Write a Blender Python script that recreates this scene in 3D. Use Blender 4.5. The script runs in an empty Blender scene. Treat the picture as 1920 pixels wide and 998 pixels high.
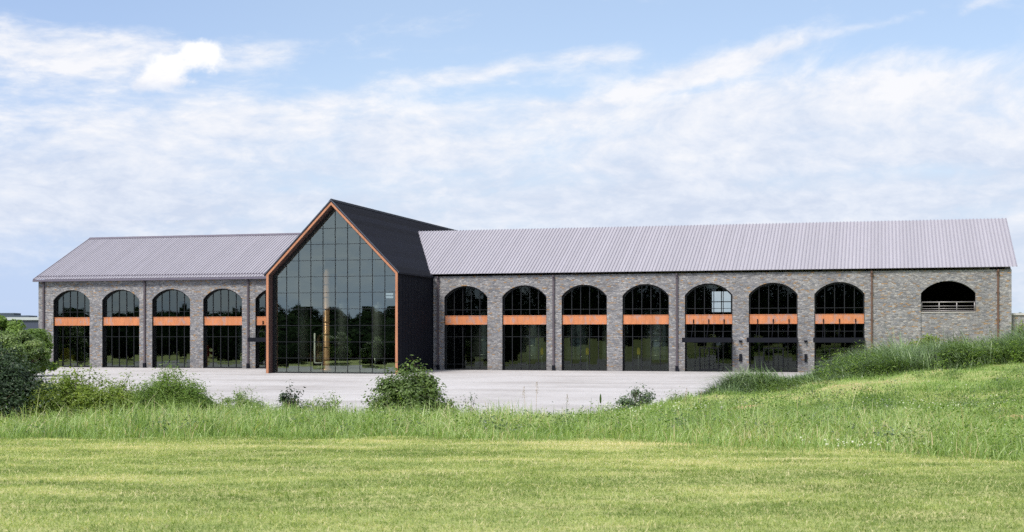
import bpy, bmesh, math, random
import numpy as np
from mathutils import Vector, Matrix

# ------------------------------------------------------------------ camera, sky, sun, exposure
C = bpy.context.scene.collection
SC = bpy.context.scene
R = math.radians
F, HZ, CZ = 2508.0, 631.6, 3.547          # focal length in photo pixels, horizon row, eye height
cam_d = bpy.data.cameras.new('camera'); cam = bpy.data.objects.new('camera', cam_d); C.objects.link(cam)
cam.location = (0, 0, CZ); cam.rotation_euler = (R(90), 0, 0)
cam_d.sensor_width = 36; cam_d.lens = 36 * F / 1920; cam_d.shift_y = (HZ - 499) / 1920
cam_d.clip_start = 0.5; cam_d.clip_end = 9000
cam_d.dof.use_dof = True; cam_d.dof.focus_distance = 48; cam_d.dof.aperture_fstop = 3.4
SC.camera = cam

SUN_EL, SUN_AZ = 52.0, -142.0              # azimuth from +Y towards +X
EXPOSURE = 0.57
SC.view_settings.view_transform = 'Standard'; SC.view_settings.look = 'None'
SC.view_settings.gamma = 1.0; SC.view_settings.use_curve_mapping = False
SC.view_settings.exposure = EXPOSURE

sun_d = bpy.data.lights.new('sun', 'SUN'); sun = bpy.data.objects.new('sun', sun_d); C.objects.link(sun)
sun_d.energy = 3.3; sun_d.angle = R(14.0); sun_d.color = (1.0, 0.95, 0.87)
sun.location = (0, 0, 60)
_d = Vector((math.sin(R(SUN_AZ)) * math.cos(R(SUN_EL)), math.cos(R(SUN_AZ)) * math.cos(R(SUN_EL)), math.sin(R(SUN_EL))))
sun.rotation_euler = _d.to_track_quat('Z', 'Y').to_euler()


class NT:
    """small helper for writing node trees"""
    def __init__(s, tree): s.t = tree; s.n = tree.nodes; s.l = tree.links
    def new(s, typ, **kw):
        n = s.n.new(typ)
        for k, v in kw.items(): setattr(n, k, v)
        return n
    def put(s, sock, v):
        if isinstance(v, bpy.types.NodeSocket): s.l.new(v, sock)
        elif v is not None: sock.default_value = v
    def math(s, op, a, b=None, c=None, clamp=False):
        n = s.new('ShaderNodeMath', operation=op, use_clamp=clamp)
        for i, v in enumerate((a, b, c)): s.put(n.inputs[i], v)
        return n.outputs[0]
    def mapr(s, v, a, b, c, d, smooth=True):
        n = s.new('ShaderNodeMapRange', interpolation_type='SMOOTHSTEP' if smooth else 'LINEAR')
        for i, q in enumerate((v, a, b, c, d)): s.put(n.inputs[i], q)
        return n.outputs[0]
    def xyz(s, x, y, z):
        n = s.new('ShaderNodeCombineXYZ')
        for i, q in enumerate((x, y, z)): s.put(n.inputs[i], q)
        return n.outputs[0]
    def sep(s, v):
        n = s.new('ShaderNodeSeparateXYZ'); s.put(n.inputs[0], v); return n.outputs
    def noise(s, vec, scale=1, detail=6, rough=.55, dist=0.0, dims='3D'):
        n = s.new('ShaderNodeTexNoise', noise_dimensions=dims); s.put(n.inputs['Vector'], vec)
        n.inputs['Scale'].default_value = scale; n.inputs['Detail'].default_value = detail
        n.inputs['Roughness'].default_value = rough; n.inputs['Distortion'].default_value = dist
        return n.outputs[0]
    def mix(s, f, a, b, mode='MIX'):
        n = s.new('ShaderNodeMix', data_type='RGBA', blend_type=mode)
        s.put(n.inputs[0], f); s.put(n.inputs[6], a); s.put(n.inputs[7], b)
        return n.outputs[2]
    def ramp(s, f, stops, interp='LINEAR'):
        n = s.new('ShaderNodeValToRGB'); s.put(n.inputs[0], f); cr = n.color_ramp; cr.interpolation = interp
        while len(cr.elements) < len(stops): cr.elements.new(0.5)
        for e, (p, c) in zip(cr.elements, stops):
            e.position = p; e.color = (*c, 1) if len(c) == 3 else c
        return n.outputs[0]
    def vmath(s, op, a, b=None):
        n = s.new('ShaderNodeVectorMath', operation=op); s.put(n.inputs[0], a)
        if b is not None: s.put(n.inputs[1], b)
        return n.outputs[0]


def build_world():
    w = bpy.data.worlds.new('World'); SC.world = w; w.use_nodes = True
    t = NT(w.node_tree); w.node_tree.nodes.clear()
    out = t.new('ShaderNodeOutputWorld'); bg = t.new('ShaderNodeBackground'); t.l.new(bg.outputs[0], out.inputs[0])
    sky = t.new('ShaderNodeTexSky', sky_type='NISHITA'); sky.sun_disc = False
    sky.sun_elevation = R(SUN_EL); sky.sun_rotation = R(SUN_AZ); sky.air_density = 1.0; sky.dust_density = 0.6
    sky.ozone_density = 2.2; sky.altitude = 200
    tc = t.new('ShaderNodeTexCoord'); x, y, z = t.sep(tc.outputs['Generated'])
    az = t.math('ARCTAN2', x, y)                          # heading, radians
    hyp = t.math('SQRT', t.math('ADD', t.math('MULTIPLY', x, x), t.math('MULTIPLY', y, y)))
    el = t.math('DIVIDE', z, t.math('MAXIMUM', hyp, 0.05))  # tan of elevation
    P = lambda px: math.atan((px - 960) / F)
    E = lambda py: (HZ - py) / F
    base = t.xyz(az, el, 0.0)
    # domain warp
    wn = t.new('ShaderNodeTexNoise'); t.put(wn.inputs['Vector'], t.xyz(t.math('MULTIPLY', az, 7.0), t.math('MULTIPLY', el, 16.0), 3.1))
    wn.inputs['Scale'].default_value = 1.0; wn.inputs['Detail'].default_value = 4
    wv = t.vmath('SUBTRACT', wn.outputs['Color'], (0.5, 0.5, 0.5))
    wx, wy, _ = t.sep(wv)
    azw = t.math('MULTIPLY_ADD', wx, 0.07, az); elw = t.math('MULTIPLY_ADD', wy, 0.022, el)
    # streaks climb gently to the right
    tilt = t.math('MULTIPLY_ADD', az, t.math('MULTIPLY', t.mapr(el, .12, .26, 0, 1), -.13), elw)
    n1 = t.noise(t.xyz(t.math('MULTIPLY', azw, 6.0), t.math('MULTIPLY', tilt, 22.0), 7.7), 1.0, 9, .58)
    n2 = t.noise(t.xyz(t.math('MULTIPLY', azw, 19.0), t.math('MULTIPLY', tilt, 46.0), 1.3), 1.0, 9, .62)
    n3 = t.noise(t.xyz(t.math('MULTIPLY', azw, 55.0), t.math('MULTIPLY', tilt, 105.0), 5.3), 1.0, 8, .62)

    abz = t.math('MULTIPLY_ADD', wx, 0.045, az); ebz = t.math('MULTIPLY_ADD', wy, 0.020, el)
    def blob(px, py, rx, ry, amp, slope=0.0, p=1.0):
        a = t.math('DIVIDE', t.math('SUBTRACT', abz, P(px)), rx / F)
        dy = t.math('SUBTRACT', ebz, E(py))
        if slope: dy = t.math('MULTIPLY_ADD', t.math('SUBTRACT', abz, P(px)), -slope, dy)
        b = t.math('DIVIDE', dy, ry / F)
        r2 = t.math('ADD', t.math('MULTIPLY', a, a), t.math('MULTIPLY', b, b))
        g = t.math('EXPONENT', t.math('MULTIPLY', t.math('POWER', r2, p) if p != 1 else r2, -1.0))
        return t.math('MULTIPLY', g, amp)

    # coverage bias: a sheet that thickens below about row 170, clear blue above
    bias = t.math('ADD', t.mapr(el, E(330), E(100), .27, -.27), t.math('ADD', t.mapr(el, E(640), E(430), -.20, 0.0), t.mapr(el, .27, .6, 0.0, .46)))
    for a in ((150, 130, 330, 55, .42), (60, 120, 170, 40, .15), (480, 110, 90, 30, .20), (650, 60, 110, 22, .17, .15),
              (850, 148, 300, 26, .48, .17), (1130, 112, 75, 30, .25, .2), (1330, 128, 190, 30, .50, .24), (1440, 90, 70, 24, .2, .2),
              (1620, 66, 130, 11, .24, .2), (1830, 42, 70, 9, .2, .28), (1790, 5, 60, 8, .2, .3), (830, 42, 90, 18, .16, .1),
              (1480, 200, 420, 70, .30, .02), (1690, 120, 80, 26, .22), (1760, 190, 280, 60, .14), (1000, 215, 260, 45, .16),
              (600, 245, 260, 40, .12), (250, 215, 330, 40, .08), (1180, 60, 260, 40, -.28), (300, 45, 500, 40, -.25),
              (1760, 95, 160, 26, -.14), (640, 330, 800, 40, .02), (40, 520, 260, 90, -.34), (860, 175, 220, 14, -.10), (1290, 180, 120, 12, -.22, .2),
              (1420, 385, 520, 30, .16), (30, 388, 60, 20, .22, .3), (215, 383, 50, 14, .24), (1700, 330, 260, 26, -.16), (520, 190, 60, 24, -.14)):
        bias = t.math('ADD', bias, blob(*a))
    dens = t.math('MULTIPLY_ADD', t.math('SUBTRACT', n1, .5), 1.05, bias)
    dens = t.math('MULTIPLY_ADD', t.math('SUBTRACT', n2, .5), .62, dens)
    dens = t.math('MULTIPLY_ADD', t.math('SUBTRACT', n3, .5), .34, dens)
    cov = t.mapr(dens, -.24, .34, 0.0, .93)
    # one heaped cumulus head, harder edged
    puff = blob(378, 108, 27, 20, 1.0)
    for a in ((345, 124, 32, 26, .9), (318, 150, 36, 28, .9), (284, 174, 36, 22, .75), (258, 186, 22, 13, .6), (330, 178, 46, 18, .5), (396, 130, 18, 24, .5), (404, 200, 34, 12, .45, .3)):
        puff = t.math('ADD', puff, blob(*a))
    n4 = t.noise(t.xyz(t.math('MULTIPLY', az, 52.0), t.math('MULTIPLY', el, 60.0), 9.1), 1.0, 9, .6)
    pd = t.math('MULTIPLY_ADD', t.math('SUBTRACT', n4, .5), 2.1, t.math('MINIMUM', puff, 1.05))
    pcov = t.math('MULTIPLY', t.math('MULTIPLY', t.mapr(puff, .10, .32, 0, 1), t.mapr(pd, .28, .95, 0.0, .97)), t.mapr(el, E(212), E(160), .0, 1.0))
    # cloud colour: sunlit white to thin lavender grey underneath
    lum = t.math('ADD', t.math('MULTIPLY_ADD', t.math('SUBTRACT', n2, .5), 1.75, .48), t.math('MULTIPLY', t.math('SUBTRACT', n3, .5), .9))
    lum = t.math('ADD', lum, t.mapr(el, E(420), E(140), -.22, .26))
    ccol = t.ramp(lum, [(.10, (.63, .70, .84)), (.45, (.76, .81, .91)), (.92, (.94, .94, .96))])
    # whitish air near the horizon
    hazec = t.mix(t.mapr(az, P(0), P(800), 0, 1), (.50, .63, .88, 1), (.64, .78, .92, 1))
    skyc = t.mix(1.0, sky.outputs[0], (.165, .158, .163, 1), 'MULTIPLY')
    skyc = t.mix(t.mapr(el, .03, .24, .94, .36), skyc, hazec)
    col = t.mix(cov, skyc, ccol)
    pl = t.math('ADD', t.math('MULTIPLY', n3, .9), t.mapr(el, E(205), E(110), -.1, .5))
    col = t.mix(pcov, col, t.ramp(pl, [(.3, (.82, .84, .91)), (.62, (.95, .95, .97)), (.85, (1, 1, 1))]))
    # below the horizon: a plain ground tone
    col = t.mix(t.mapr(z, -.02, 0.0, 1, 0), col, (.3, .33, .3, 1))
    up = t.mix(1.0, col, (7.0, 6.98, 7.0, 1), 'MULTIPLY')
    t.l.new(up, bg.inputs[0]); bg.inputs[1].default_value = 0.1
    w.cycles.sampling_method = 'MANUAL'; w.cycles.sample_map_resolution = 1024

build_world()
SC.cycles.max_bounces = 10; SC.cycles.transparent_max_bounces = 16
SC.cycles.use_adaptive_sampling = True; SC.cycles.adaptive_threshold = 0.02
SC.cycles.use_denoising = False
#@@BODY
# ------------------------------------------------------------------ helpers
rng = np.random.default_rng(11)
random.seed(5)
TH = 0.2686; X0, Z0 = -55.406, 156.515      # the hall's front left corner and its turn
CT, ST = math.cos(TH), math.sin(TH)
def to_world(u, v): return X0 + u * CT + v * ST, Z0 - u * ST + v * CT
def to_local(X, Y): dx, dy = X - X0, Y - Z0; return dx * CT - dy * ST, dx * ST + dy * CT
def unproj_v(px, py, v):
    """photo point onto the plane at local depth v -> (u, z)"""
    t = (px - 960) / F; Xb, Yb = X0 + v * ST, Z0 + v * CT
    u = (t * Yb - Xb) / (CT + t * ST); Y = Yb - u * ST
    return u, CZ - (py - HZ) * Y / F
def at(px, Y): return (px - 960) / F * Y

def tag(o, label=None, cat=None, group=None, kind=None):
    for k, v in (('label', label), ('category', cat), ('group', group), ('kind', kind)):
        if v: o[k] = v
    return o
def empty(name, loc, rz=0.0):
    o = bpy.data.objects.new(name, None); C.objects.link(o); o.location = loc; o.rotation_euler = (0, 0, rz); o.empty_display_size = .3
    return o
def np_mesh(name, verts, faces, mat, parent=None, tint=None, smooth=False):
    """one mesh object from arrays; faces is an (n,3) or (n,4) array"""
    me = bpy.data.meshes.new(name); nf, k = faces.shape
    me.vertices.add(len(verts)); me.vertices.foreach_set('co', np.asarray(verts, np.float32).ravel())
    me.loops.add(nf * k); me.loops.foreach_set('vertex_index', np.asarray(faces, np.int32).ravel())
    me.polygons.add(nf); me.polygons.foreach_set('loop_start', np.arange(0, nf * k, k, dtype=np.int32))
    me.polygons.foreach_set('loop_total', np.full(nf, k, np.int32))
    me.polygons.foreach_set('use_smooth', np.full(nf, smooth, bool))
    me.update(calc_edges=True)
    if tint is not None:
        a = me.attributes.new('tint', 'FLOAT', 'POINT'); a.data.foreach_set('value', np.asarray(tint, np.float32))
    for m in (mat if isinstance(mat, list) else [mat]): me.materials.append(m)
    o = bpy.data.objects.new(name, me); C.objects.link(o); o.parent = parent
    return o
class MB:
    def __init__(s): s.v = []; s.f = []; s.m = []; s.smooth = []
    def face(s, pts, m=0, smooth=False):
        i = len(s.v); s.v += [tuple(p) for p in pts]; s.f.append(tuple(range(i, i + len(pts)))); s.m.append(m); s.smooth.append(smooth)
    def box(s, x0, x1, y0, y1, z0, z1, m=0):
        i = len(s.v)
        s.v += [(x0, y0, z0), (x1, y0, z0), (x1, y1, z0), (x0, y1, z0), (x0, y0, z1), (x1, y0, z1), (x1, y1, z1), (x0, y1, z1)]
        for f in ((0, 3, 2, 1), (4, 5, 6, 7), (0, 1, 5, 4), (1, 2, 6, 5), (2, 3, 7, 6), (3, 0, 4, 7)):
            s.f.append(tuple(i + k for k in f)); s.m.append(m); s.smooth.append(False)
    def prism(s, poly, a, b, m=0):
        """poly: points; extruded by the vector from a to b added to each (a, b vectors)"""
        a, b = Vector(a), Vector(b); P = [Vector(p) for p in poly]; n = len(P); i = len(s.v)
        s.v += [tuple(p + a) for p in P] + [tuple(p + b) for p in P]
        s.f += [tuple(range(i, i + n))[::-1], tuple(range(i + n, i + 2 * n))]; s.m += [m, m]; s.smooth += [False, False]
        for k in range(n):
            q = (k + 1) % n; s.f.append((i + k, i + q, i + n + q, i + n + k)); s.m.append(m); s.smooth.append(False)
    def tube(s, pts, rad, n=8, m=0, cap=True):
        P = [Vector(p) for p in pts]; rr = rad if isinstance(rad, (list, tuple)) else [rad] * len(P); i = len(s.v); prev = None
        for k, p in enumerate(P):
            d = (P[min(k + 1, len(P) - 1)] - P[max(k - 1, 0)]).normalized()
            if prev is None: a = d.orthogonal().normalized()
            else: a = (prev - d * prev.dot(d)); a = a.normalized() if a.length > 1e-6 else d.orthogonal().normalized()
            prev = a; b = d.cross(a)
            for j in range(n):
                t = 2 * math.pi * j / n; s.v.append(tuple(p + (a * math.cos(t) + b * math.sin(t)) * rr[k]))
        for k in range(len(P) - 1):
            for j in range(n):
                q = (j + 1) % n; s.f.append((i + k * n + j, i + k * n + q, i + (k + 1) * n + q, i + (k + 1) * n + j)); s.m.append(m); s.smooth.append(True)
        if cap:
            e = i + (len(P) - 1) * n
            s.f += [tuple(range(i, i + n))[::-1], tuple(range(e, e + n))]; s.m += [m, m]; s.smooth += [False, False]
    def lathe(s, prof, c=(0, 0, 0), n=24, m=0):
        i = len(s.v)
        for r, z in prof:
            for j in range(n):
                t = 2 * math.pi * j / n; s.v.append((c[0] + r * math.cos(t), c[1] + r * math.sin(t), c[2] + z))
        for k in range(len(prof) - 1):
            for j in range(n):
                q = (j + 1) % n; s.f.append((i + k * n + j, i + k * n + q, i + (k + 1) * n + q, i + (k + 1) * n + j)); s.m.append(m); s.smooth.append(True)
    def build(s, name, mat, parent=None):
        me = bpy.data.meshes.new(name); me.from_pydata(s.v, [], s.f)
        me.polygons.foreach_set('material_index', np.array(s.m, np.int32)); me.polygons.foreach_set('use_smooth', np.array(s.smooth, bool))
        for m in (mat if isinstance(mat, list) else [mat]): me.materials.append(m)
        me.update(); o = bpy.data.objects.new(name, me); C.objects.link(o); o.parent = parent
        return o

_perm = rng.random((256, 256))
def vnoise(x, y):
    xi, yi = np.floor(x).astype(int), np.floor(y).astype(int); fx, fy = x - xi, y - yi
    fx, fy = fx * fx * (3 - 2 * fx), fy * fy * (3 - 2 * fy); g = lambda a, b: _perm[a & 255, b & 255]
    return (g(xi, yi) * (1 - fx) + g(xi + 1, yi) * fx) * (1 - fy) + (g(xi, yi + 1) * (1 - fx) + g(xi + 1, yi + 1) * fx) * fy
def fbm(x, y, o=4):
    r = 0; a = .5; t = 0
    for k in range(o): r = r + a * vnoise(x * 2 ** k + 17.3 * k, y * 2 ** k + 5.1 * k); t += a; a *= .5
    return r / t
def sstep(a, b, x):
    t = np.clip((x - a) / (b - a), 0, 1); return t * t * (3 - 2 * t)

# ------------------------------------------------------------------ materials
def new_mat(name):
    m = bpy.data.materials.new(name); m.use_nodes = True; m.node_tree.nodes.clear(); t = NT(m.node_tree)
    out = t.new('ShaderNodeOutputMaterial'); return m, t, out
def pbr(t, out, col, rough=.6, metal=0.0, bump=None, bstr=.3, bdist=.02, spec=.5):
    p = t.new('ShaderNodeBsdfPrincipled'); t.put(p.inputs['Base Color'], col if isinstance(col, bpy.types.NodeSocket) else (*col, 1))
    t.put(p.inputs['Roughness'], rough); p.inputs['Metallic'].default_value = metal; p.inputs['Specular IOR Level'].default_value = spec
    if bump is not None:
        b = t.new('ShaderNodeBump'); b.inputs['Strength'].default_value = bstr; b.inputs['Distance'].default_value = bdist
        t.put(b.inputs['Height'], bump); t.l.new(b.outputs[0], p.inputs['Normal'])
    if out: t.l.new(p.outputs[0], out.inputs[0])
    return p
def objco(t): return t.new('ShaderNodeTexCoord').outputs['Object']
def simple(name, col, rough=.5, metal=0.0, var=.12, scale=3.0, spec=.5):
    m, t, out = new_mat(name); n = t.noise(objco(t), scale, 5, .6)
    c = t.mix(n, tuple(x * (1 - var) for x in col) + (1,), tuple(min(1, x * (1 + var)) for x in col) + (1,))
    pbr(t, out, c, t.mapr(n, .2, .8, max(0, rough - .08), min(1, rough + .08)), metal, spec=spec); return m

def stone_mat():
    m, t, out = new_mat('ledgestone'); co = objco(t); x, y, z = t.sep(co)
    row = t.math('FLOOR', t.math('MULTIPLY', z, 7.6))
    wn = t.new('ShaderNodeTexWhiteNoise', noise_dimensions='1D'); t.put(wn.inputs['W'], row)
    h = t.math('MULTIPLY_ADD', wn.outputs['Value'], 7.0, t.math('ADD', x, y))
    vec = t.xyz(t.math('MULTIPLY', h, 3.3), t.math('MULTIPLY', z, 7.6), 0.0)
    vec = t.vmath('ADD', vec, t.vmath('MULTIPLY', t.vmath('SUBTRACT', t.new('ShaderNodeTexNoise').outputs['Color'], (.5, .5, .5)), (.3, .3, 0)))
    vo = t.new('ShaderNodeTexVoronoi', voronoi_dimensions='2D', feature='F1'); t.put(vo.inputs['Vector'], vec); vo.inputs['Scale'].default_value = 1.0
    vo.inputs['Randomness'].default_value = .75
    ve = t.new('ShaderNodeTexVoronoi', voronoi_dimensions='2D', feature='DISTANCE_TO_EDGE'); t.put(ve.inputs['Vector'], vec); ve.inputs['Scale'].default_value = 1.0
    ve.inputs['Randomness'].default_value = .75
    cr, cg, cb = t.sep(vo.outputs['Color'])
    base = t.ramp(cr, [(0.0, (.15, .149, .158)), (.22, (.205, .204, .218)), (.45, (.262, .26, .272)), (.62, (.232, .228, .234)), (.80, (.30, .294, .298)), (1.0, (.375, .364, .362))])
    base = t.mix(t.mapr(cg, .86, .9, 0, .65), base, (.28, .195, .115, 1))      # tan and rust faced stones
    base = t.mix(t.mapr(cg, .955, .965, 0, .8), base, (.32, .20, .10, 1))
    base = t.mix(t.mapr(cb, .86, .9, 0, .5), base, (.125, .145, .185, 1))
    big = t.noise(co, .35, 3, .5); fine = t.noise(co, 14, 4, .6)
    base = t.mix(1.0, base, t.ramp(big, [(.3, (.82, .82, .83)), (.7, (1.12, 1.11, 1.10))]), 'MULTIPLY')
    base = t.mix(1.0, base, t.ramp(fine, [(.25, (.87, .87, .87)), (.75, (1.12, 1.12, 1.12))]), 'MULTIPLY')
    base = t.mix(t.mapr(ve.outputs['Distance'], .02, .09, .5, 0), base, (.115, .11, .11, 1))
    sp = t.noise(co, .8, 5, .6); base = t.mix(t.mapr(t.math('MULTIPLY_ADD', sp, -1.6, z), -.9, .5, .45, 0), base, (.15, .14, .135, 1))    # splash dirt along the foot
    rn = t.noise(t.xyz(t.math('MULTIPLY', x, .8), t.math('MULTIPLY', y, .8), t.math('MULTIPLY', z, .12)), 1, 4, .6); base = t.mix(t.mapr(rn, .58, .72, 0, .28), base, (.15, .147, .15, 1))
    hgt = t.math('MULTIPLY_ADD', cb, .6, t.mapr(ve.outputs['Distance'], 0, .16, 0, .5))
    pbr(t, out, base, .85, bump=hgt, bstr=.6, bdist=.05, spec=.25); return m

def copper_mat(name, col, streak=True, rough=.38):
    m, t, out = new_mat(name); co = objco(t); x, y, z = t.sep(co)
    n = t.noise(t.xyz(t.math('MULTIPLY', x, 3.2), t.math('MULTIPLY', y, 3.2), t.math('MULTIPLY', z, .5)), 1.0, 6, .6)
    pan = t.math('FRACT', t.math('MULTIPLY', x, 1.05))
    c = t.ramp(n, [(.25, tuple(q * .72 for q in col)), (.5, col), (.8, tuple(min(1, q * 1.2) for q in col))])
    if streak:
        g = t.noise(t.xyz(t.math('MULTIPLY', x, 2.1), t.math('MULTIPLY', y, 2.1), t.math('MULTIPLY', z, 1.3)), 1.0, 5, .55)
        c = t.mix(t.mapr(g, .50, .66, 0, .75), c, (.40, .28, .26, 1))
        c = t.mix(t.mapr(pan, .0, .02, .6, 0), c, (.22, .09, .04, 1))
    pbr(t, out, c, rough, .25, spec=.4); return m

def glass_mat(name, tint, ior, cell=(.95, 1.9)):
    m, t, out = new_mat(name)
    tr = t.new('ShaderNodeBsdfTransparent'); tr.inputs[0].default_value = (*tint, 1)
    gl = t.new('ShaderNodeBsdfGlossy'); gl.inputs['Color'].default_value = (.82, .95, .89, 1); gl.inputs['Roughness'].default_value = .015
    nz = t.noise(objco(t), .55, 2, .5); b = t.new('ShaderNodeBump'); b.inputs['Strength'].default_value = .06; b.inputs['Distance'].default_value = .02
    t.put(b.inputs['Height'], nz)
    x, y, z = t.sep(objco(t)); wn = t.new('ShaderNodeTexWhiteNoise', noise_dimensions='2D')      # panes never sit perfectly in one plane
    t.put(wn.inputs['Vector'], t.xyz(t.math('FLOOR', t.math('MULTIPLY', x, 1 / cell[0])), t.math('FLOOR', t.math('MULTIPLY', z, 1 / cell[1])), 0))
    nn = t.vmath('ADD', b.outputs[0], t.vmath('MULTIPLY', t.vmath('SUBTRACT', wn.outputs['Color'], (.5, .5, .5)), (.007, .007, .010)))
    t.l.new(t.vmath('NORMALIZE', nn), gl.inputs['Normal'])
    fr = t.new('ShaderNodeFresnel'); bf = t.new('ShaderNodeNewGeometry').outputs['Backfacing']; t.put(fr.inputs[0], t.math('MULTIPLY_ADD', bf, 1 / ior - ior, ior))
    mx = t.new('ShaderNodeMixShader'); t.l.new(fr.outputs[0], mx.inputs[0]); t.l.new(tr.outputs[0], mx.inputs[1]); t.l.new(gl.outputs[0], mx.inputs[2])
    t.l.new(mx.outputs[0], out.inputs[0]); return m

def roof_mat(name, col, rough, metal, var):
    m, t, out = new_mat(name); co = objco(t); x, y, z = t.sep(co)
    pan = t.math('FLOOR', t.math('MULTIPLY', x, 1 / .61)); wn = t.new('ShaderNodeTexWhiteNoise', noise_dimensions='1D'); t.put(wn.inputs['W'], pan)
    st = t.noise(t.xyz(t.math('MULTIPLY', x, 2.4), t.math('MULTIPLY', y, .25), t.math('MULTIPLY', z, .5)), 1, 5, .6)
    k = t.math('MULTIPLY_ADD', wn.outputs['Value'], .5, t.math('MULTIPLY', st, .8))
    c = t.mix(t.mapr(k, .2, 1.1, 0, 1, False), tuple(q * (1 - var) for q in col) + (1,), tuple(q * (1 + var) for q in col) + (1,))
    pbr(t, out, c, t.mapr(st, .2, .8, rough - .07, rough + .07), metal, spec=.15 if 'black' in name else .4); return m

def leaf_mat(name, stops, trans=.35, rough=.5, spec=.35, tcol=(1.15, 1.25, .55)):
    """thin leaf or blade: colour picked by a per-leaf random value, light passes through"""
    m, t, out = new_mat(name); a = t.new('ShaderNodeAttribute', attribute_name='tint')
    c = t.ramp(a.outputs['Fac'], stops)
    p = pbr(t, None, c, rough, spec=spec); tl = t.new('ShaderNodeBsdfTranslucent')
    t.put(tl.inputs[0], t.mix(1.0, c, (*tcol, 1), 'MULTIPLY'))
    mx = t.new('ShaderNodeMixShader'); mx.inputs[0].default_value = trans
    t.l.new(p.outputs[0], mx.inputs[1]); t.l.new(tl.outputs[0], mx.inputs[2]); t.l.new(mx.outputs[0], out.inputs[0]); return m

def gravel_mat():
    m, t, out = new_mat('pale_gravel'); co = objco(t); x, y, z = t.sep(co)
    a = t.noise(co, .09, 5, .6); b = t.noise(co, 2.2, 6, .65); d = t.noise(co, 26, 3, .7)
    tr = t.noise(t.xyz(t.math('MULTIPLY', x, .03), t.math('MULTIPLY', y, .22), 2.0), 1, 6, .6)
    c = t.ramp(a, [(.3, (.36, .345, .35)), (.5, (.43, .42, .43)), (.7, (.48, .47, .485))])
    c = t.mix(1.0, c, t.ramp(tr, [(.32, (.86, .85, .84)), (.5, (1, 1, 1)), (.68, (1.06, 1.06, 1.07))]), 'MULTIPLY')
    sm = t.noise(t.xyz(t.math('MULTIPLY', x, .055), t.math('MULTIPLY', y, .6), 6.0), 1, 5, .6)          # wheel and wash marks running along the front
    c = t.mix(t.mapr(sm, .60, .66, 0, .5), c, (.30, .285, .28, 1))
    pt = t.noise(co, .28, 5, .6); c = t.mix(t.mapr(pt, .62, .70, 0, .35), c, (.34, .32, .30, 1))
    c = t.mix(t.mapr(y, -1.6, -.2, 0, .35), c, (.33, .32, .33, 1))                 # darker strip along the foot of the wall
    c = t.mix(1.0, c, t.ramp(b, [(.25, (.86, .855, .85)), (.7, (1.05, 1.05, 1.05))]), 'MULTIPLY')
    c = t.mix(1.0, c, t.ramp(d, [(.25, (.72, .71, .7)), (.6, (1.04, 1.04, 1.04))]), 'MULTIPLY')
    pbr(t, out, c, .9, bump=t.math('ADD', b, t.math('MULTIPLY', d, .4)), bstr=.5, bdist=.04, spec=.2); return m

def ground_mat():
    m, t, out = new_mat('turf_soil'); co = objco(t); x, y, z = t.sep(co)
    a = t.noise(t.xyz(t.math('MULTIPLY', x, .22), t.math('MULTIPLY', y, .9), 0.0), 1, 6, .62); b = t.noise(co, 9, 6, .7)
    c = t.ramp(t.math('ADD', t.math('MULTIPLY', a, .6), t.math('MULTIPLY', b, .4)),
               [(.30, (.16, .21, .065)), (.47, (.26, .31, .105)), (.58, (.38, .385, .17)), (.72, (.46, .40, .24))])
    g = t.noise(co, .35, 5, .6)
    gm = t.math('MULTIPLY', t.mapr(t.math('MULTIPLY_ADD', g, 9.0, y), 52.5, 57, 0, 1), t.math('MULTIPLY', t.mapr(x, 8, 16, 1, 0), t.mapr(x, -26, -18, 0, 1)))
    gm = t.math('MULTIPLY', gm, t.mapr(y, 190, 215, 1, 0))
    gr = t.ramp(b, [(.3, (.22, .20, .17)), (.6, (.40, .375, .35)), (.75, (.5, .47, .45))])
    c = t.mix(gm, c, gr)
    for sx, sy, rx, ry in BARE:                                # bare earth worn through the turf
        dx = t.math('DIVIDE', t.math('SUBTRACT', x, sx), rx); dy = t.math('DIVIDE', t.math('SUBTRACT', y, sy), ry)
        r2 = t.math('ADD', t.math('MULTIPLY', dx, dx), t.math('MULTIPLY', dy, dy))
        c = t.mix(t.mapr(t.math('MULTIPLY_ADD', b, .9, r2), .9, 1.5, 1, 0), c, (.52, .33, .20, 1))
    pbr(t, out, c, .95, bump=b, bstr=.6, bdist=.05, spec=.15); return m

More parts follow.
